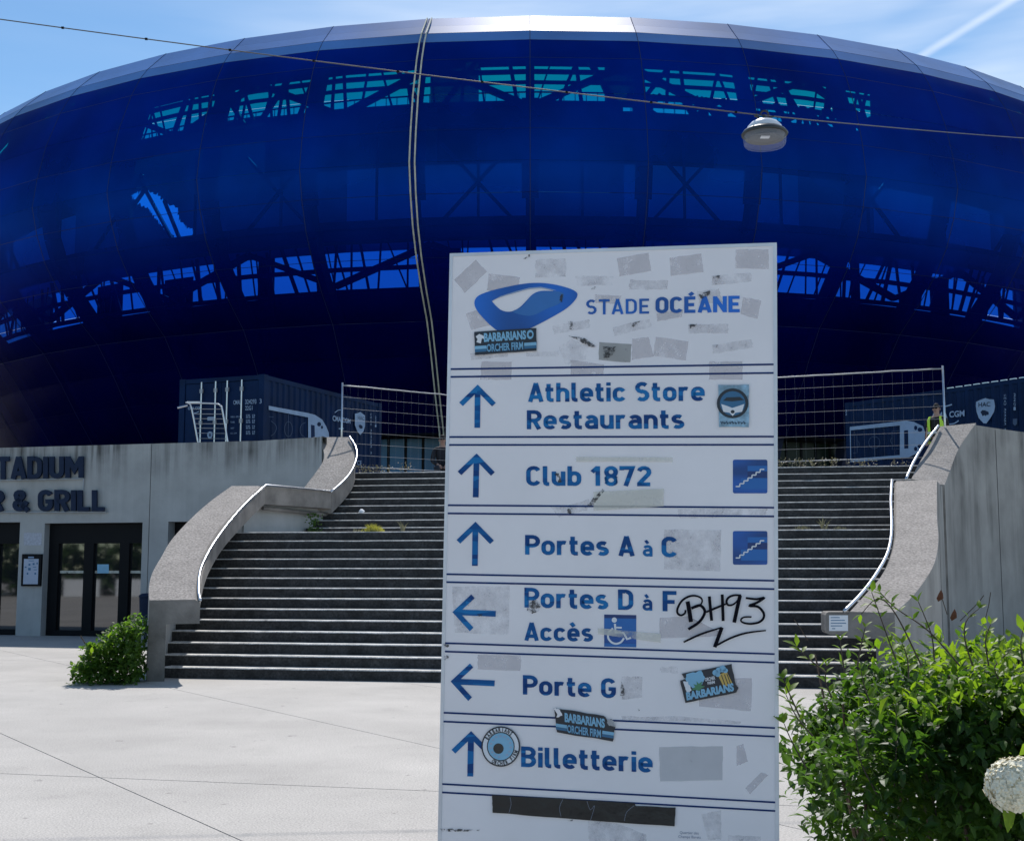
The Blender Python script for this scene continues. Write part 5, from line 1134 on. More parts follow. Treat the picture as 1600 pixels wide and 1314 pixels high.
fA, fB = PZ(535, 602, 5.6), PZ(695, 617, 5.6); fA.z = fB.z = 3.79
fC, fD = PZ(1217, 590, 5.6), PZ(1473, 576, 5.6); fC.z = fD.z = 3.79
ext = fB + (fB - fA) * .25
fencepanel(fA, ext, 1.81, 'mesh fence panel left of the sign with its post above the left parapet')
fC2 = fC - (fD - fC) * .2
fencepanel(fC2, fD, 1.81, 'mesh fence panel right of the sign with its post by the person in the vest')
fencepanel(ext + Vector((.06, -.02, 0)), ext.lerp(fC2, .48), 1.81, 'mesh fence panel hidden behind the sign, left half', (True, True)); fencepanel(ext.lerp(fC2, .52), fC2 + Vector((-.06, .02, 0)), 1.81, 'mesh fence panel hidden behind the sign, right half', (True, True))
# steel crowd barrier
bt = thing('crowd_barrier', (-7.3, 29.5, ZT), 'leaning steel crowd barrier standing before the container doors', 'barrier')
BP = Plane(P(330, 690, 29.6), (1, 0, 0), (0, 0, 1)); bh = lambda x, y: BP.hit(*zl10(x, y))
MB().tube(catmull([bh(440, 1260), bh(400, 1145), bh(295, 580), bh(240, 500), bh(200, 488)], 3), .02, 6).build('left_leg', M['steel'], bt, smooth=True)
MB().tube(catmull([bh(240, 500), bh(415, 500), bh(690, 512), bh(745, 545), bh(775, 610), bh(865, 1145), bh(885, 1260)], 4), .02, 6).build('top_rail', M['steel'], bt, smooth=True)
MB().tube([bh(75, 572), bh(230, 535)], .025, 6).build('hook_arm', M['steel'], bt); MB().box(bh(328, 487), (.14, 0, 0), (0, .03, 0), (0, 0, .018)).build('clamp', M['white'], bt)
for k, y in enumerate((590, 668, 742, 820, 890, 968, 1050, 1130)): MB().tube([bh(300 + (y - 580) * .186, y), bh(770 + (y - 600) * .165, y + 4)], .008, 4).build('bar', M['steel2'], bt)
for x in (440, 850): MB().box(Vector((bh(x, 1200).x, 29.6, ZT + .02)), (.03, 0, 0), (0, .3, 0), (0, 0, .02)).build('foot', M['steel'], bt)
# ------------------------------------------------------------------ cable and lamp
LP = P(1194, 181, 14)
def cab(a, b_, sag, n=24): return [a.lerp(b_, k / n) - Vector((0, 0, sag * 4 * (k / n) * (1 - k / n))) for k in range(n + 1)]
La = P(0, 15, 14); Ra = P(1600, 212, 22)
pts = cab(La + (La - LP) * 1.2, LP, .12) + cab(LP, LP + (Ra - LP) * 1.9, .05)[1:]
cbm = MB().tube(pts, .0065, 6).build('overhead_cable', mat('dark_cable', (.10, .10, .10), .6), origin=LP, smooth=True); tag(cbm, 'thin dark overhead cable crossing in front of the stadium and carrying the lamp', 'cable')
mm = MB()
for k in range(2, 60, 3): q = La + (La - LP) * 1.2; q = q.lerp(LP, k / 60) - Vector((0, 0, .12 * 4 * (k / 60) * (1 - k / 60))); MB().box(q, (.014, 0, 0), (0, .011, 0), (0, 0, .011)).build('cable_tie', M['black'], cbm)
lt = thing('hanging_street_lamp', LP, 'round street lamp with clear bowl and white cap hanging from the overhead cable', 'street lamp')
zc_ = LP.z - .17
M['cap'] = mat('lamp_white_cap', (.78, .78, .78), .25, coat=.5); M['rim'] = mat('lamp_dark_rim', (.03, .035, .035), .4)
M['bowl'] = mat('lamp_clear_bowl', (.70, .80, .95), .05, alpha=.13, var=.02); M['refl'] = mat('lamp_reflector', (.22, .23, .25), .35, .4)
c0 = Vector((LP.x, LP.y, zc_))
MB().lathe(c0, [(.03, .125), (.09, .115), (.15, .085), (.19, .04), (.205, 0)], 32).build('lamp_cap', M['cap'], lt, smooth=True)
MB().lathe(c0, [(.2, .012), (.235, -.01), (.262, -.045), (.258, -.06), (.235, -.06), (.20, -.02)], 36).build('rim', M['rim'], lt, smooth=True)
MB().lathe(c0, [(.238, -.05), (.24, -.11), (.236, -.16), (.222, -.182), (.12, -.19), (.001, -.192)], 36).build('bowl', M['bowl'], lt, smooth=True)
MB().lathe(c0, [(.225, -.055), (.18, -.035), (.12, -.02), (.001, -.015)], 28).build('reflector', M['refl'], lt, smooth=True)
MB().lathe(c0, [(.215, -.105), (.17, -.085), (.02, -.08)], 28).build('inner_ring', mat('lamp_inner_tray', (.08, .075, .07), .5), lt)
MB().box(c0 + Vector((0, -.02, -.088)), (.05, 0, 0), (0, .035, 0), (0, 0, .006)).build('light_module', M['white'], lt)
m = MB().tube([c0 + Vector((0, 0, .12)), c0 + Vector((0, 0, .18))], .022, 8).tube(catmull([LP + Vector((-.11, 0, 0)), LP + Vector((-.06, 0, -.02)), LP + Vector((0, 0, -.03)), LP + Vector((.06, 0, -.02)), LP + Vector((.11, 0, -.01))], 3), .012, 6).tube(catmull([LP + Vector((-.05, 0, -.0)), LP + Vector((-.02, 0, .05)), LP + Vector((.03, 0, .05)), LP + Vector((.05, 0, 0))], 3), .012, 6)
m.build('hanger', M['rim'], lt)
# ------------------------------------------------------------------ people
def skinbody(name, V, E, R, mt, parent, sub=2):
    me = bpy.data.meshes.new(name); og = worigin(parent); me.from_pydata([tuple(Vector(v) - og) for v in V], E, [])
    o = bpy.data.objects.new(name, me); COL.objects.link(o)
    md = o.modifiers.new('s', 'SKIN'); s = me.skin_vertices[0].data
    for i, r in enumerate(R): s[i].radius = (r, r) if not isinstance(r, tuple) else r
    s[0].use_root = True
    md.use_smooth_shade = True; m2 = o.modifiers.new('d', 'SUBSURF'); m2.levels = m2.render_levels = sub
    dg = bpy.context.evaluated_depsgraph_get(); ev = bpy.data.meshes.new_from_object(o.evaluated_get(dg)); o.modifiers.clear(); o.data = ev
    ev.materials.clear(); ev.materials.append(mt)
    for p_ in ev.polygons: p_.use_smooth = True
    o.parent = parent; WO[o.name] = og; return o
M['skin'] = mat('skin', (.40, .24, .18), .55, var=.06); M['hair'] = mat('short_dark_hair', (.035, .025, .02), .8)
M['vest'] = mat('hi_vis_yellow', (.60, .92, .06), .55, var=.1, scale=9); M['shirt'] = mat('black_cloth', (.010, .010, .012), .85); M['shirt2'] = mat('dark_jacket', (.014, .014, .02), .85)
M['trou'] = mat('dark_trousers', (.02, .022, .03), .85); M['refst'] = mat('reflective_strip', (.55, .58, .55), .4)
def person(base, yaw_, label, group, vest, seated=False):
    t = thing('person', base, label, 'person')
    Rz = Matrix.Rotation(yaw_, 3, 'Z'); w_ = lambda x, y, z: Vector(base) + Rz @ Vector((x, y, z))
    dz = -.46 if seated else 0
    J = [(0, 0, .95 + dz), (0, 0, 1.1 + dz), (0, 0, 1.3 + dz), (0, .0, 1.45 + dz), (0, -.015, 1.54 + dz), (0, -.03, 1.66 + dz), (0, -.02, 1.75 + dz)]
    rr = [(.15, .11), (.14, .10), (.17, .12), (.12, .09), .055, (.075, .09), (.07, .085)]; E = [(i, i + 1) for i in range(6)]
    V = list(J); R = list(rr)
    def chain(st_i, pts, rs):
        p = st_i
        for q, r in zip(pts, rs): V.append(q); R.append(r); E.append((p, len(V) - 1)); p = len(V) - 1
        return p
    hands = []
    for s in (-1, 1):
        if seated: arm = [(s * .19, 0, 1.41 + dz), (s * .25, -.08, 1.15 + dz), (s * .10, -.32, 1.02 + dz)]; leg = [(s * .1, 0, .93 + dz), (s * .14, -.42, .95 + dz), (s * .13, -.46, .5 + dz), (s * .13, -.62, .46 + .03 + dz)]
        else: arm = [(s * .19, 0, 1.42), (s * .24, .03 if s < 0 else -.02, 1.15), (s * .22, -.16 if s > 0 else -.12, .95)]; leg = [(s * .1, 0, .9), (s * .11, -.02, .5), (s * .12, .02, .09), (s * .12, -.13, .04)]
        h = chain(3, arm, [.058, .045, .032]); hands.append((Vector(arm[2]), (Vector(arm[2]) - Vector(arm[1])).normalized())); chain(0, leg, [.095, .065, .045, .04])
    skinbody('body', [w_(*v) for v in V], E, R, M['skin'], t)
    # fingers: short chains rooted in the palm
    for hp, hd in hands:
        side = hd.cross(Vector((0, 0, 1))).normalized() if abs(hd.z) < .95 else Vector((0, 1, 0)); m = MB(); cu = hd.cross(side).normalized()
        m.tube([w_(*(hp)), w_(*(hp + hd * .045)), w_(*(hp + hd * .09))], [.028, .038, .034], 8)
        for k, ln in enumerate((.068, .078, .072, .055)):
            a = hp + hd * .085 + side * (k - 1.5) * .019; m.tube([w_(*a), w_(*(a + hd * ln * .55 + cu * .01)), w_(*(a + hd * ln * .85 + cu * .035))], [.0095, .009, .007], 6)
        a = hp + hd * .03 + side * -.03; m.tube([w_(*a), w_(*(a + hd * .03 - side * .03)), w_(*(a + hd * .065 - side * .035))], [.012, .011, .008], 6)
        m.build('hand', M['skin'], t, smooth=True)
    # clothes: shells slightly outside the body
    cl_ = skinbody('shirt', [w_(*v) for v in [(0, 0, .93 + dz), (0, 0, 1.12 + dz), (0, 0, 1.3 + dz), (0, 0, 1.46 + dz), (-.19, 0, 1.42 + dz), (.19, 0, 1.42 + dz)] + ([(-.25, -.08, 1.15 + dz), (.25, -.08, 1.15 + dz), (-.12, -.29, 1.03 + dz), (.12, -.29, 1.03 + dz)] if seated else [(-.235, .02, 1.24), (.235, -.01, 1.24)])],
                   [(0, 1), (1, 2), (2, 3), (3, 4), (3, 5), (4, 6), (5, 7)] + ([(6, 8), (7, 9)] if seated else []), [(.17, .125), (.16, .12), (.185, .135), (.13, .10), .075, .075, .066, .066] + ([.05, .05] if seated else []), M['shirt2'] if seated else M['shirt'], t)
    lg_ = [(s * q[0], q[1], q[2]) for s in (-1, 1) for q in ([(.1, 0, .93 + dz), (.14, -.42, .95 + dz), (.13, -.46, .55 + dz)] if seated else [(.1, 0, .9), (.11, -.02, .5), (.12, .02, .14)])]
    skinbody('trousers', [w_(0, 0, .98 + dz)] + [w_(*q) for q in lg_], [(0, 1), (1, 2), (2, 3), (0, 4), (4, 5), (5, 6)], [(.16, .12), .115, .085, .07, .115, .085, .07], M['trou'], t)
    if vest:
        for s in (-1, 1):       # two front halves and a back, open down the chest
            V = []; n = 6; zs = [1.50, 1.42, 1.3, 1.12, .98, .86]
            ws = [(.09, .19), (.10, .225), (.105, .235), (.10, .215), (.10, .215), (.10, .225)]
            for (i0, o0), z in zip(ws, zs):
                for k in range(n + 1):
                    f_ = k / n; a = -pi / 2 + (radians(32) + f_ * radians(75)) * s; rx, ry = o0, .165 if z < 1.45 else .13
                    V.append(w_(rx * cos(a), ry * sin(a) + 0, z))
            F = [(j * (n + 1) + k, j * (n + 1) + k + 1, (j + 1) * (n + 1) + k + 1, (j + 1) * (n + 1) + k) for j in range(5) for k in range(n)]
            o = meshobj('vest_front', V, F, M['vest'], t, smooth=True)
        V = []; n = 10
        for (i0, o0), z in zip(ws, zs):
            for k in range(n + 1): a = pi / 2 + radians(-73 + 146 * k / n); V.append(w_(o0 * cos(a), (.165 if z < 1.45 else .13) * sin(a), z))
        bk = meshobj('vest_back', V, [(j * (n + 1) + k, j * (n + 1) + k + 1, (j + 1) * (n + 1) + k + 1, (j + 1) * (n + 1) + k) for j in range(5) for k in range(n)], M['vest'], t, smooth=True)
        MB().lathe(w_(0, 0, 1.08), [(.232, 0), (.232, .05)], 24).build('reflective_strip', M['refst'], t)
        st2 = t.children[-1]; st2.scale = (1, .78, 1)
    # head details
    hc = (0, -.03, 1.68 + dz)
    m = MB(); 
    for i in range(7):
        for k in range(14):
            pass
    V = []; F = []
    nv, nu = 7, 16
    for j in range(nv + 1):
        ph = pi / 2 - j / nv * radians(86)
        for k in range(nu):
            a = 2 * pi * k / nu; front = sin(a) < -.3; rr_ = .985 if not (front and j > 3) else .8
            V.append(w_(hc[0] + .083 * rr_ * cos(a) * cos(ph), hc[1] + .012 + .102 * rr_ * sin(a) * cos(ph), hc[2] + .015 + .118 * sin(ph)))
    F = [(j * nu + k, j * nu + (k + 1) % nu, (j + 1) * nu + (k + 1) % nu, (j + 1) * nu + k) for j in range(nv) for k in range(nu)]
    meshobj('hair', V, F, M['hair'], t, smooth=True)
    m = MB(); m.add([w_(0, -.155, 1.665 + dz), w_(-.016, -.118, 1.645 + dz), w_(.016, -.118, 1.645 + dz), w_(0, -.118, 1.70 + dz)], [(0, 1, 2), (0, 3, 1), (0, 2, 3)])
    m.build('nose', M['skin'], t)
    m = MB().box(w_(0, -.117, 1.615 + dz), Rz @ Vector((.024, 0, 0)), Rz @ Vector((0, .006, 0)), (0, 0, .006)); m.build('mouth', mat('lips', (.25, .09, .08), .5), t)
    for s in (-1, 1): MB().lathe(w_(s * .082, -.015, 1.67 + dz), [(.001, -.03), (.014, -.015), (.016, .01), (.001, .03)], 8).build('ear', M['skin'], t, smooth=True)
    m = MB()
    for s in (-1, 1): m.box(w_(s * .033, -.118, 1.695 + dz), Rz @ Vector((.026, 0, 0)), Rz @ Vector((0, .005, 0)), (0, 0, .018))
    m.box(w_(0, -.12, 1.702 + dz), Rz @ Vector((.075, 0, 0)), Rz @ Vector((0, .004, 0)), (0, 0, .004)); m.build('sunglasses', M['black'], t)
    return t
pb = PZ(1461, 632, ZT + 1.80); person((pb.x, pb.y - .1, ZT), radians(-38), 'person in sunglasses, black shirt and open yellow hi-vis vest standing at the stair head', None, True)
qb = P(691, 735, 32.0); person((qb.x, qb.y, ZT - .06), radians(5), 'person in dark jacket crouching at the stair head, half hidden by the sign', None, False, True)
# ------------------------------------------------------------------ plants
def leafgeo(ln, wd, fold=.25, curl=.15):
    return [(0, 0, 0), (-wd / 2, ln * .4, ln * fold * .3), (0, ln * .45, 0), (wd / 2, ln * .4, ln * fold * .3), (0, ln, -ln * curl), (-wd * .32, ln * .75, ln * fold * .12 - ln * curl * .3), (wd * .32, ln * .75, ln * fold * .12 - ln * curl * .3), (0, ln * .75, -ln * curl * .4)], [(0, 2, 1), (0, 3, 2), (1, 2, 7, 5), (2, 3, 6, 7), (5, 7, 4), (7, 6, 4)]
def addleaf(V, F, p, d, up, ln, wd):
    LV, LF = leafgeo(ln, wd); d = d.normalized(); s = d.cross(up)
    if s.length < 1e-3: s = Vector((1, 0, 0))
    s.normalize(); u = s.cross(d); b_ = len(V)
    V += [tuple(p + s * x + d * y + u * z) for x, y, z in LV]; F += [tuple(i + b_ for i in f_) for f_ in LF]
def rdir(rnd, zmin=-1):
    while True:
        v = Vector((rnd.uniform(-1, 1), rnd.uniform(-1, 1), rnd.uniform(zmin, 1)))
        if .1 < v.length < 1: return v.normalized()
def bush(rnd, n, inside, box, ln, wd, spray=4, outc=None):
    V, F = [], []; c = 0
    while c < n:
        p = Vector([rnd.uniform(a, b_) for a, b_ in box])
        if not inside(p): continue
        ax = rdir(rnd, -.2); ax.z = abs(ax.z) * .8 + .25; ax.normalize()
        if outc is not None: ax = (ax + (p - outc).normalized() * .7).normalized()
        k = rnd.uniform(.7, 1.25)
        for i in range(spray):
            q = p + ax * i * ln * .45; d = (rdir(rnd) + ax * .6); addleaf(V, F, q, d, Vector((0, 0, 1)) + rdir(rnd) * .5, ln * k * rnd.uniform(.7, 1.1), wd * k); c += 1
    return V, F
rnd = random.Random(3)
hb = thing('hedge_bush', (1.9, 5.0, 0), 'bushy green privet hedge with bright shoots on top, right of the sign', 'hedge')
def ins(p):
    w2 = .06 * noise.noise(p * 3.1) * 2 + .05 * noise.noise(p * 8)
    left = 1.17 + .10 * (1 - min(1, max(0, (p.z - .5) / .3))) * 0 + (.12 if p.z < .45 else 0) + max(0, p.z - .88) * 1.1 + max(0, .75 - p.z) * .12
    topz = 1.15 + .09 * noise.noise(Vector((p.x * 2.2, p.y, 3)))
    if p.x < left + w2 or p.z > topz + w2 or p.y < 4.3 + w2 + max(0, p.z - 1) * .6 or p.y > 5.6: return False
    # hollow spots low down and a dense shell
    dsh = min(p.x - left, topz - p.z, p.y - 4.3, 5.6 - p.y)
    if dsh > .32: return rnd.random() < .35
    if p.z < .78: return rnd.random() < (.9 if noise.noise(p * 2.6 + Vector((5, 2, 1))) > -.12 else .16)
    return noise.noise(p * 4.5) > -.42
V, F = bush(rnd, 30000, ins, [(1.0, 2.6), (4.2, 5.65), (.05, 1.4)], .056, .028, 5)
meshobj('foliage', V, F, M['leaf'], hb, kind='stuff')
def ins2(p): return p.x > 1.17 + max(0, p.z - .88) * 1.1 and abs(p.z - (1.13 + .08 * noise.noise(Vector((p.x * 2.2, p.y, 3))))) < .09 and noise.noise(p * 5) > -.2
V, F = bush(rnd, 3600, ins2, [(1.15, 2.6), (4.25, 5.6), (.95, 1.4)], .056, .026, 5)
meshobj('backlit_top_foliage', V, F, M['leafy'], hb, kind='stuff')  # top layer, its backlit look painted into the leaf colour
m = MB()
for k in range(46):
    b_ = Vector((rnd.uniform(1.4, 3.3), rnd.uniform(4.6, 5.4), 0)); t_ = Vector((b_.x + rnd.uniform(-.35, .3), rnd.uniform(4.35, 5.5), rnd.uniform(.8, 1.25))); md_ = b_.lerp(t_, .5) + Vector((rnd.uniform(-.1, .1), 0, .05))
    m.tube(catmull([b_, md_, t_], 3), [.013, .012, .010, .008, .006, .005, .004], 5)
m.build('branch', M['bark'], hb)
lme = bpy.data.meshes.new('leaf'); LV, LF = leafgeo(1, .44); lme.from_pydata(LV, [], LF); lme.materials.append(M['leafy'])
for p_ in lme.polygons: p_.use_smooth = True
def placeleaf(p, d, up, ln, par):
    d = d.normalized(); s = d.cross(up).normalized(); u = s.cross(d); o = bpy.data.objects.new('leaf', lme); COL.objects.link(o); o.parent = par
    Mx = Matrix((s, d, u)).transposed().to_4x4(); o.matrix_local = Matrix.Translation(p - worigin(par)) @ Mx @ Matrix.Scale(ln, 4)
def shoot(pp_, Y, par, n, ln, r=.003, dead=False):
    pts = catmull([P(x, y, Y + dy) for (x, y), dy in pp_], 6); MB().tube(pts, [r * (1.1 - .7 * i / len(pts)) for i in range(len(pts))], 5).build('shoot', M['bark'], par)
    for i in range(n):
        f_ = .22 + .78 * i / max(1, n - 1); idx = f_ * (len(pts) - 1); k = min(int(idx), len(pts) - 2); q = pts[k].lerp(pts[k + 1], idx - k); d = (pts[k + 1] - pts[k]).normalized()
        for sgn in ((-1, 1) if i < n - 1 else (1, -1)):
            a = Vector((sgn, rnd.uniform(-.6, .6), .15 + rnd.uniform(-.2, .3))); dirn = (a * (.95 if i < n - 1 else .45) + d * .7); placeleaf(q, dirn, Vector((0, -.25, 1)) + rdir(rnd) * .35, ln * rnd.uniform(.7, 1.15), par)
SH = [([(1400, 1030), (1385, 990), (1362, 925)], 6, .052), ([(1440, 1040), (1400, 960), (1372, 935), (1345, 960)], 5, .045), ([(1500, 1040), (1450, 985), (1400, 950), (1375, 925)], 7, .05), ([(1340, 1040), (1345, 1010), (1352, 980)], 5, .04),
      ([(1460, 1030), (1455, 990), (1435, 940)], 5, .045), ([(1290, 1050), (1265, 1030), (1245, 1010)], 4, .055), ([(1320, 1050), (1315, 1020), (1313, 1000)], 3, .045), ([(1520, 1040), (1508, 1000), (1510, 970), (1530, 950)], 4, .042),
      ([(1545, 1040), (1540, 1000), (1548, 975)], 4, .05), ([(1250, 1120), (1232, 1080), (1224, 1060)], 4, .055), ([(1270, 1150), (1245, 1120), (1228, 1085)], 5, .05), ([(1480, 1110), (1490, 1080), (1500, 1050)], 4, .05), ([(1395, 1260), (1400, 1180), (1400, 1100)], 6, .048),
      ([(1600, 1040), (1595, 1010), (1598, 985)], 3, .06), ([(1260, 1200), (1238, 1160), (1225, 1130)], 4, .05), ([(1420, 1060), (1418, 1030), (1410, 1005)], 4, .05), ([(1360, 1100), (1350, 1070), (1345, 1045)], 4, .05), ([(1560, 1060), (1555, 1040), (1580, 1015)], 4, .045),
      ([(1540, 1130), (1535, 1100), (1522, 1070)], 4, .05), ([(1300, 1090), (1290, 1065), (1292, 1040)], 4, .05), ([(1370, 1240), (1345, 1190), (1335, 1140)], 5, .045), ([(1470, 1300), (1455, 1240), (1440, 1180)], 5, .045)]
for pts, n, ln in SH: shoot([(q, .02 * i) for i, q in enumerate(pts)], 4.42, hb, n, ln * .9)
for pts in ([(1262, 1000), (1250, 980), (1241, 968)], [(1500, 970), (1530, 940), (1537, 930)], [(1540, 965), (1545, 945), (1548, 925)], [(1480, 960), (1472, 935)]): MB().tube([P(x, y, 4.6) for x, y in pts], .0015, 4).build('bare_twig', M['bark'], hb)
# dead leaf
dl = bpy.data.meshes.new('dead_leaf'); dl.from_pydata(LV, [], LF); dl.materials.append(mat('dead_leaf_brown', (.13, .05, .03), .8))
for x, y in ((1487, 970), (1466, 940)):
    o = bpy.data.objects.new('dead_leaf', dl); COL.objects.link(o); o.parent = hb; o.matrix_local = Matrix.Translation(P(x, y, 4.5) - worigin(hb)) @ Matrix.Rotation(2.4, 4, 'X') @ Matrix.Scale(.055, 4)
# hydrangea
hy = thing('hydrangea', (1.35, 3.0, 0), 'white hydrangea bloom with one green leaf at the right edge before the hedge', 'flower')
hcn = P(1592, 1229, 3.0)
MB().tube(catmull([Vector((1.4, 3.05, 0)), Vector((1.35, 3.05, .5)), hcn + Vector((.02, 0, -.04))], 6), .005, 6).build('stem', mat('green_stem', (.08, .14, .03), .6), hy)
V, F = [], []; rnd = random.Random(11)
for i in range(620):
    a = i * 2.399963; zz = 1 - 2 * (i + .5) / 620
    if zz < -.75: continue
    rr = sqrt(1 - zz * zz); nd = Vector((rr * cos(a), rr * sin(a), zz)); c_ = hcn + Vector((nd.x * .070, nd.y * .070, nd.z * .061)) * (1 + .16 * noise.noise(nd * 5) + rnd.uniform(-.04, .04)); tx = nd.orthogonal().normalized(); ty = nd.cross(tx); rot = rnd.uniform(0, 1.6)
    for k in range(4):
        b_ = rot + k * pi / 2; d1_ = tx * cos(b_) + ty * sin(b_); d2_ = nd.cross(d1_); L0 = .0095; b0_ = len(V)
        V += [tuple(c_), tuple(c_ + d1_ * L0 * .55 + d2_ * L0 * .5 + nd * .002), tuple(c_ + d1_ * L0 * 1.05 + nd * .004 * rnd.uniform(-.6, 1.2)), tuple(c_ + d1_ * L0 * .55 - d2_ * L0 * .5 + nd * .002)]; F += [(b0_, b0_ + 1, b0_ + 2, b0_ + 3)]
meshobj('flower_head', V, F, M['petal'], hy)
placeleaf(P(1572, 1248, 2.98), Vector((.05, -.1, -1)), Vector((.2, -1, .1)), .075, hy); placeleaf(P(1590, 1250, 3.02), Vector((.5, .2, -.6)), Vector((0, -1, .4)), .09, hy); placeleaf(P(1592, 1180, 3.03), Vector((.6, 0, .5)), Vector((0, -1, .4)), .06, hy)
# bramble by the left pillar
br = thing('bramble_bush', (-5.5, 17.75, 0), 'leafy bright green bush at the foot of the left parapet pillar', 'bush')
def insb(p):
    t = (p.x + 5.86) / .8; h = .25 + .68 * max(0, min(1, t)) ** .7
    return -5.9 < p.x < -5.07 and 0.0 < p.z < h + .17 * noise.noise(p * 5) and abs(p.y - 17.75) < .42 * (1 - .4 * p.z)
V, F = bush(rnd, 4300, insb, [(-5.9, -5.07), (17.2, 18.3), (0, 1.1)], .075, .046, 3, Vector((-5.4, 17.9, .2)))
meshobj('foliage', V, F, M['leafb'], br, kind='stuff')
for k in range(60):
    a = Vector((rnd.uniform(-5.82, -5.15), rnd.uniform(17.3, 17.7), 0)); t = (a.x + 5.86) / .8; a.z = (.22 + .62 * max(0, t) ** .7) * rnd.uniform(.5, 1)
    o = bpy.data.objects.new('leaf', lme); COL.objects.link(o); o.parent = br; d = rdir(rnd, -.2); s = d.cross(Vector((0, 0, 1))).normalized(); u = s.cross(d)
    o.matrix_local = Matrix.Translation(a - worigin(br)) @ Matrix((s, d, u)).transposed().to_4x4() @ Matrix.Scale(.11, 4)
m = MB()
for k in range(8): m.tube([(rnd.uniform(-5.6, -5.2), 17.8, 0), (rnd.uniform(-5.9, -5.2), 17.7, rnd.uniform(.3, .8))], .008, 5)
m.build('stem', M['bark'], br)
# weeds
def tuft(name, c, n, h, sp, mt, label, cat, seed, kind=None, group=None):
    rnd = random.Random(seed); V, F = [], []
    for i in range(n):
        b_ = Vector(c) + Vector((rnd.gauss(0, sp), rnd.gauss(0, .05), 0)); d = Vector((rnd.uniform(-.6, .6), rnd.uniform(-.4, .3), 1)).normalized(); hh = h * rnd.uniform(.4, 1) * exp(-((b_.x - c[0]) / (sp * 2.2)) ** 2); w2 = .006
        k = len(V); md_ = b_ + d * hh * .6; V += [tuple(b_ + Vector((-w2, 0, 0))), tuple(b_ + Vector((w2, 0, 0))), tuple(md_ + Vector((w2 * .8, 0, 0))), tuple(md_ + Vector((-w2 * .8, 0, 0))), tuple(b_ + d * hh + Vector((d.x * hh * .4, 0, -hh * .08)))]; F += [(k, k + 1, k + 2, k + 3), (k + 3, k + 2, k + 4)]
    o = meshobj(name, V, F, mt, None, origin=c)
    if kind: o['kind'] = kind
    return tag(o, label, cat, group)
def onstep(px, i, back=.06):       # point on top of step i under photo column px
    v = vfront(i) + back; a = (px - 800) / 2000; z = i * R_
    # O + u*UX + v*VX with x = a * depth
    u = 0
    for _ in range(8):
        q = O_ + UX * u + VX * v; dep = cos(PITCH) * q.y + sin(PITCH) * (z - CAMH); u += (a * dep - q.x)
    q = O_ + UX * u + VX * v; return Vector((q.x, q.y, z))
tuft('grass_tuft', onstep(583, 14, .12), 150, .18, .085, M['grass'], 'yellow green grass tuft growing on the edge of the stair landing', 'grass', 1)
tuft('dry_weed', onstep(629, 14, .15), 16, .26, .012, M['dry'], 'thin dry weed on the landing right of the yellow grass tuft', 'weed', 2)
tuft('dry_weed', onstep(556, 14, .1), 20, .09, .04, M['dry'], 'low dry weed on the landing left of the yellow grass tuft', 'weed', 3)
tuft('dry_weed', onstep(1288, 14, .15), 26, .28, .015, M['dry'], 'tall dry weed on the landing right of the sign, in front of the upper flight', 'weed', 4)
tuft('dry_weed', onstep(1252, 14, .1), 34, .10, .07, M['dry'], 'low spreading weed on the landing just right of the sign', 'weed', 5)
tuft('dry_weed', onstep(1312, 14, .1), 22, .09, .08, M['dry'], 'low weed on the landing beside the right handrail', 'weed', 6)
k = 10
V, F = [], []
o_ = []
rnd = random.Random(8)
for x0, x1, nn, h in ((560, 610, 16, .16), (628, 640, 5, .22), (1218, 1312, 22, .18), (1325, 1375, 8, .12), (1395, 1415, 3, .1)):
    for _ in range(nn):
        c = onstep(rnd.uniform(x0, x1), 23, .12)
        for j in range(8):
            b_ = c + Vector((rnd.gauss(0, .03), rnd.gauss(0, .03), 0)); d = Vector((rnd.uniform(-.7, .7), rnd.uniform(-.4, .4), 1)).normalized(); addleaf(V, F, b_ + d * h * rnd.random(), d + rdir(rnd) * .8, Vector((0, 0, 1)), .05, .022)
o = meshobj('dry_plants', V, F, M['dry'], None, origin=onstep(900, 23, .1), kind='stuff'); tag(o, 'dry weeds growing along the top edge of the stairs', 'weeds')
q = onstep(565, 17, .1)
m = MB(); m.lathe(q, [(.05, 0), (.055, .03), (.045, .055), (.02, .07), (.001, .072)], 10)
for i, v in enumerate(m.V): m.V[i] = v + Vector((noise.noise(v * 40) * .02, 0, noise.noise(v * 50) * .01))
tag(m.build('litter', M['white'], origin=q), 'crumpled white litter lying on an upper step left of the sign', 'litter')
V, F = [], []
q = P(490, 826, 24.9); q.z = 2.17
for j in range(160):
    b_ = q + Vector((rnd.gauss(0, .06), rnd.uniform(-.12, 0), rnd.uniform(0, .42))); addleaf(V, F, b_, rdir(rnd, -.2), Vector((0, -1, .5)), .05, .03)
tag(meshobj('wall_weed', V, F, M['leafb'], None, origin=q, kind='stuff'), 'dark leafy weed against the recessed wall of the stair landing', 'weed')
# bin behind the pillar
q = PZ(228, 1000, 0); q = Vector((-7.95, 28.1, 0)); bb = thing('litter_bin', q, 'dark post bin by the wall, mostly hidden behind the bush and pillar', 'bin')
MB().lathe(q, [(.13, .45), (.15, .85), (.15, .9), (.165, .92), (.165, .95), (.1, .99), (.001, 1.0)], 18).build('bin_body', M['navy'], bb, smooth=True); MB().tube([q, q + Vector((0, 0, .5))], .035, 8).build('bin_post', M['navy'], bb)
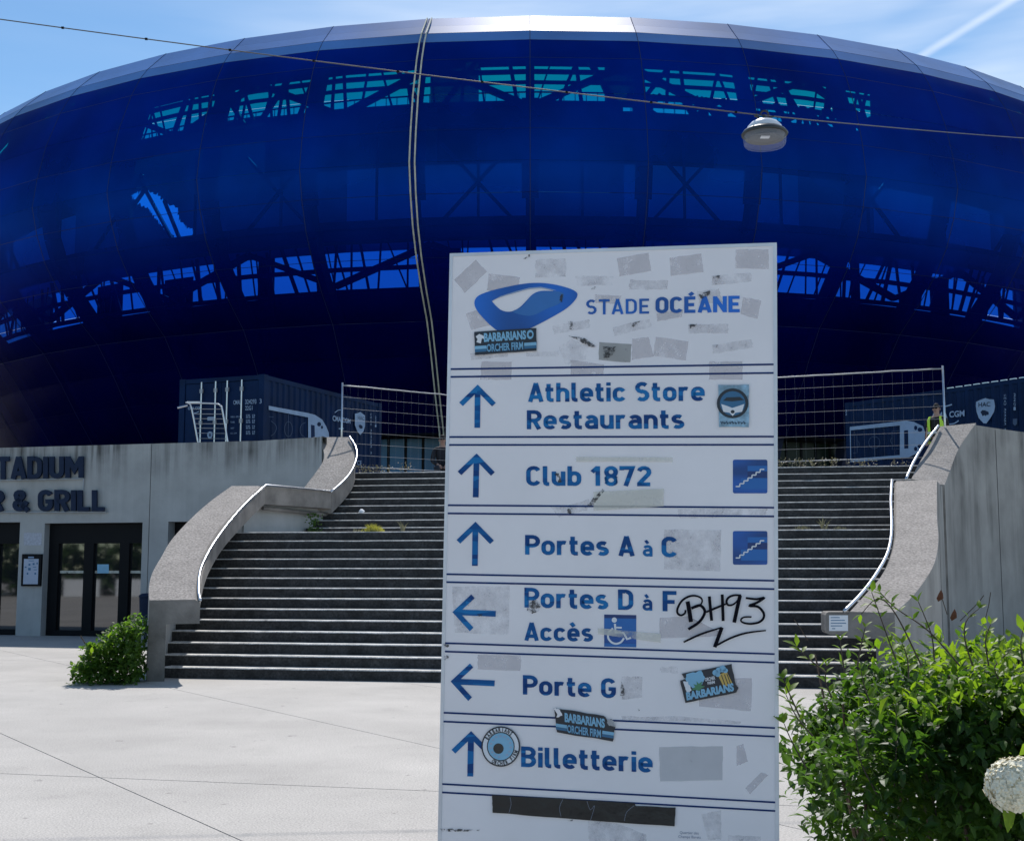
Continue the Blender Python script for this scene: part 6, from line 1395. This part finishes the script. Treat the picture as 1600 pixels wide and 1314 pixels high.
# ------------------------------------------------------------------ things behind the viewer, seen in the door glass
rnd = random.Random(21)
V, F = [], []
for i in range(150):
    c = Vector((rnd.gauss(0, 1.5), rnd.gauss(0, 1.5), 4.2 + rnd.gauss(0, 1.2)))
    for j in range(22): b_ = c + Vector((rnd.gauss(0, .4), rnd.gauss(0, .4), rnd.gauss(0, .3))); addleaf(V, F, b_, rdir(rnd), Vector((0, 0, 1)), .34, .2)
crown = meshobj('crown', V, F, M['leaft']).data; bpy.data.objects.remove(bpy.data.objects['crown'])
for i, (x, y) in enumerate([(-52, 8), (-49, 1), (-45, -6), (-40, -13), (-33, -19), (-24, -24)]):
    t = thing('tree', (x, y, 0), ['round green tree at the far left of the row behind the viewer', 'second green tree from the left behind the viewer', 'third green tree from the left behind the viewer', 'third green tree from the right behind the viewer', 'second green tree from the right behind the viewer', 'round green tree at the far right of the row behind the viewer'][i], 'tree', 'trees across the plaza')
    o = bpy.data.objects.new('crown', crown); COL.objects.link(o); o.parent = t; o.scale = (1.25, 1.25, 1.0 + .1 * (i % 3)); o.rotation_euler = (0, 0, i * 1.3)
    MB().tube([(x, y, 0), (x + .1, y, 2), (x, y, 4.4)], [.2, .15, .08], 8).build('trunk', M['bark'], t)
V, F = [], []
for i in range(5200):
    t = rnd.random(); b_ = Vector((-56, 14, 0)).lerp(Vector((-18, -28, 0)), t) + Vector((rnd.gauss(0, .6), rnd.gauss(0, .6), rnd.random() * (2.6 + noise.noise(Vector((t * 20, 0, 0))))))
    addleaf(V, F, b_, rdir(rnd), Vector((0, 0, 1)), .75, .5)
tag(meshobj('hedge', V, F, M['leaft'], kind='stuff'), 'long dark hedge under the trees across the plaza', 'hedge')
q = Vector((-40, 2.5, 0))
for i in range(5): tag(MB().box(q + Vector((i * 1.8, -i * 1.9, .45)), (.62, -.65, 0), (.2, .2, 0), (0, 0, .45)).build('concrete_block', M['white'], origin=q + Vector((i * 1.8, -i * 1.9, 0))), ['white concrete block', 'second white concrete block', 'middle white concrete block', 'fourth white concrete block', 'last white concrete block'][i] + ' on the plaza behind the viewer', 'block', 'white concrete blocks')
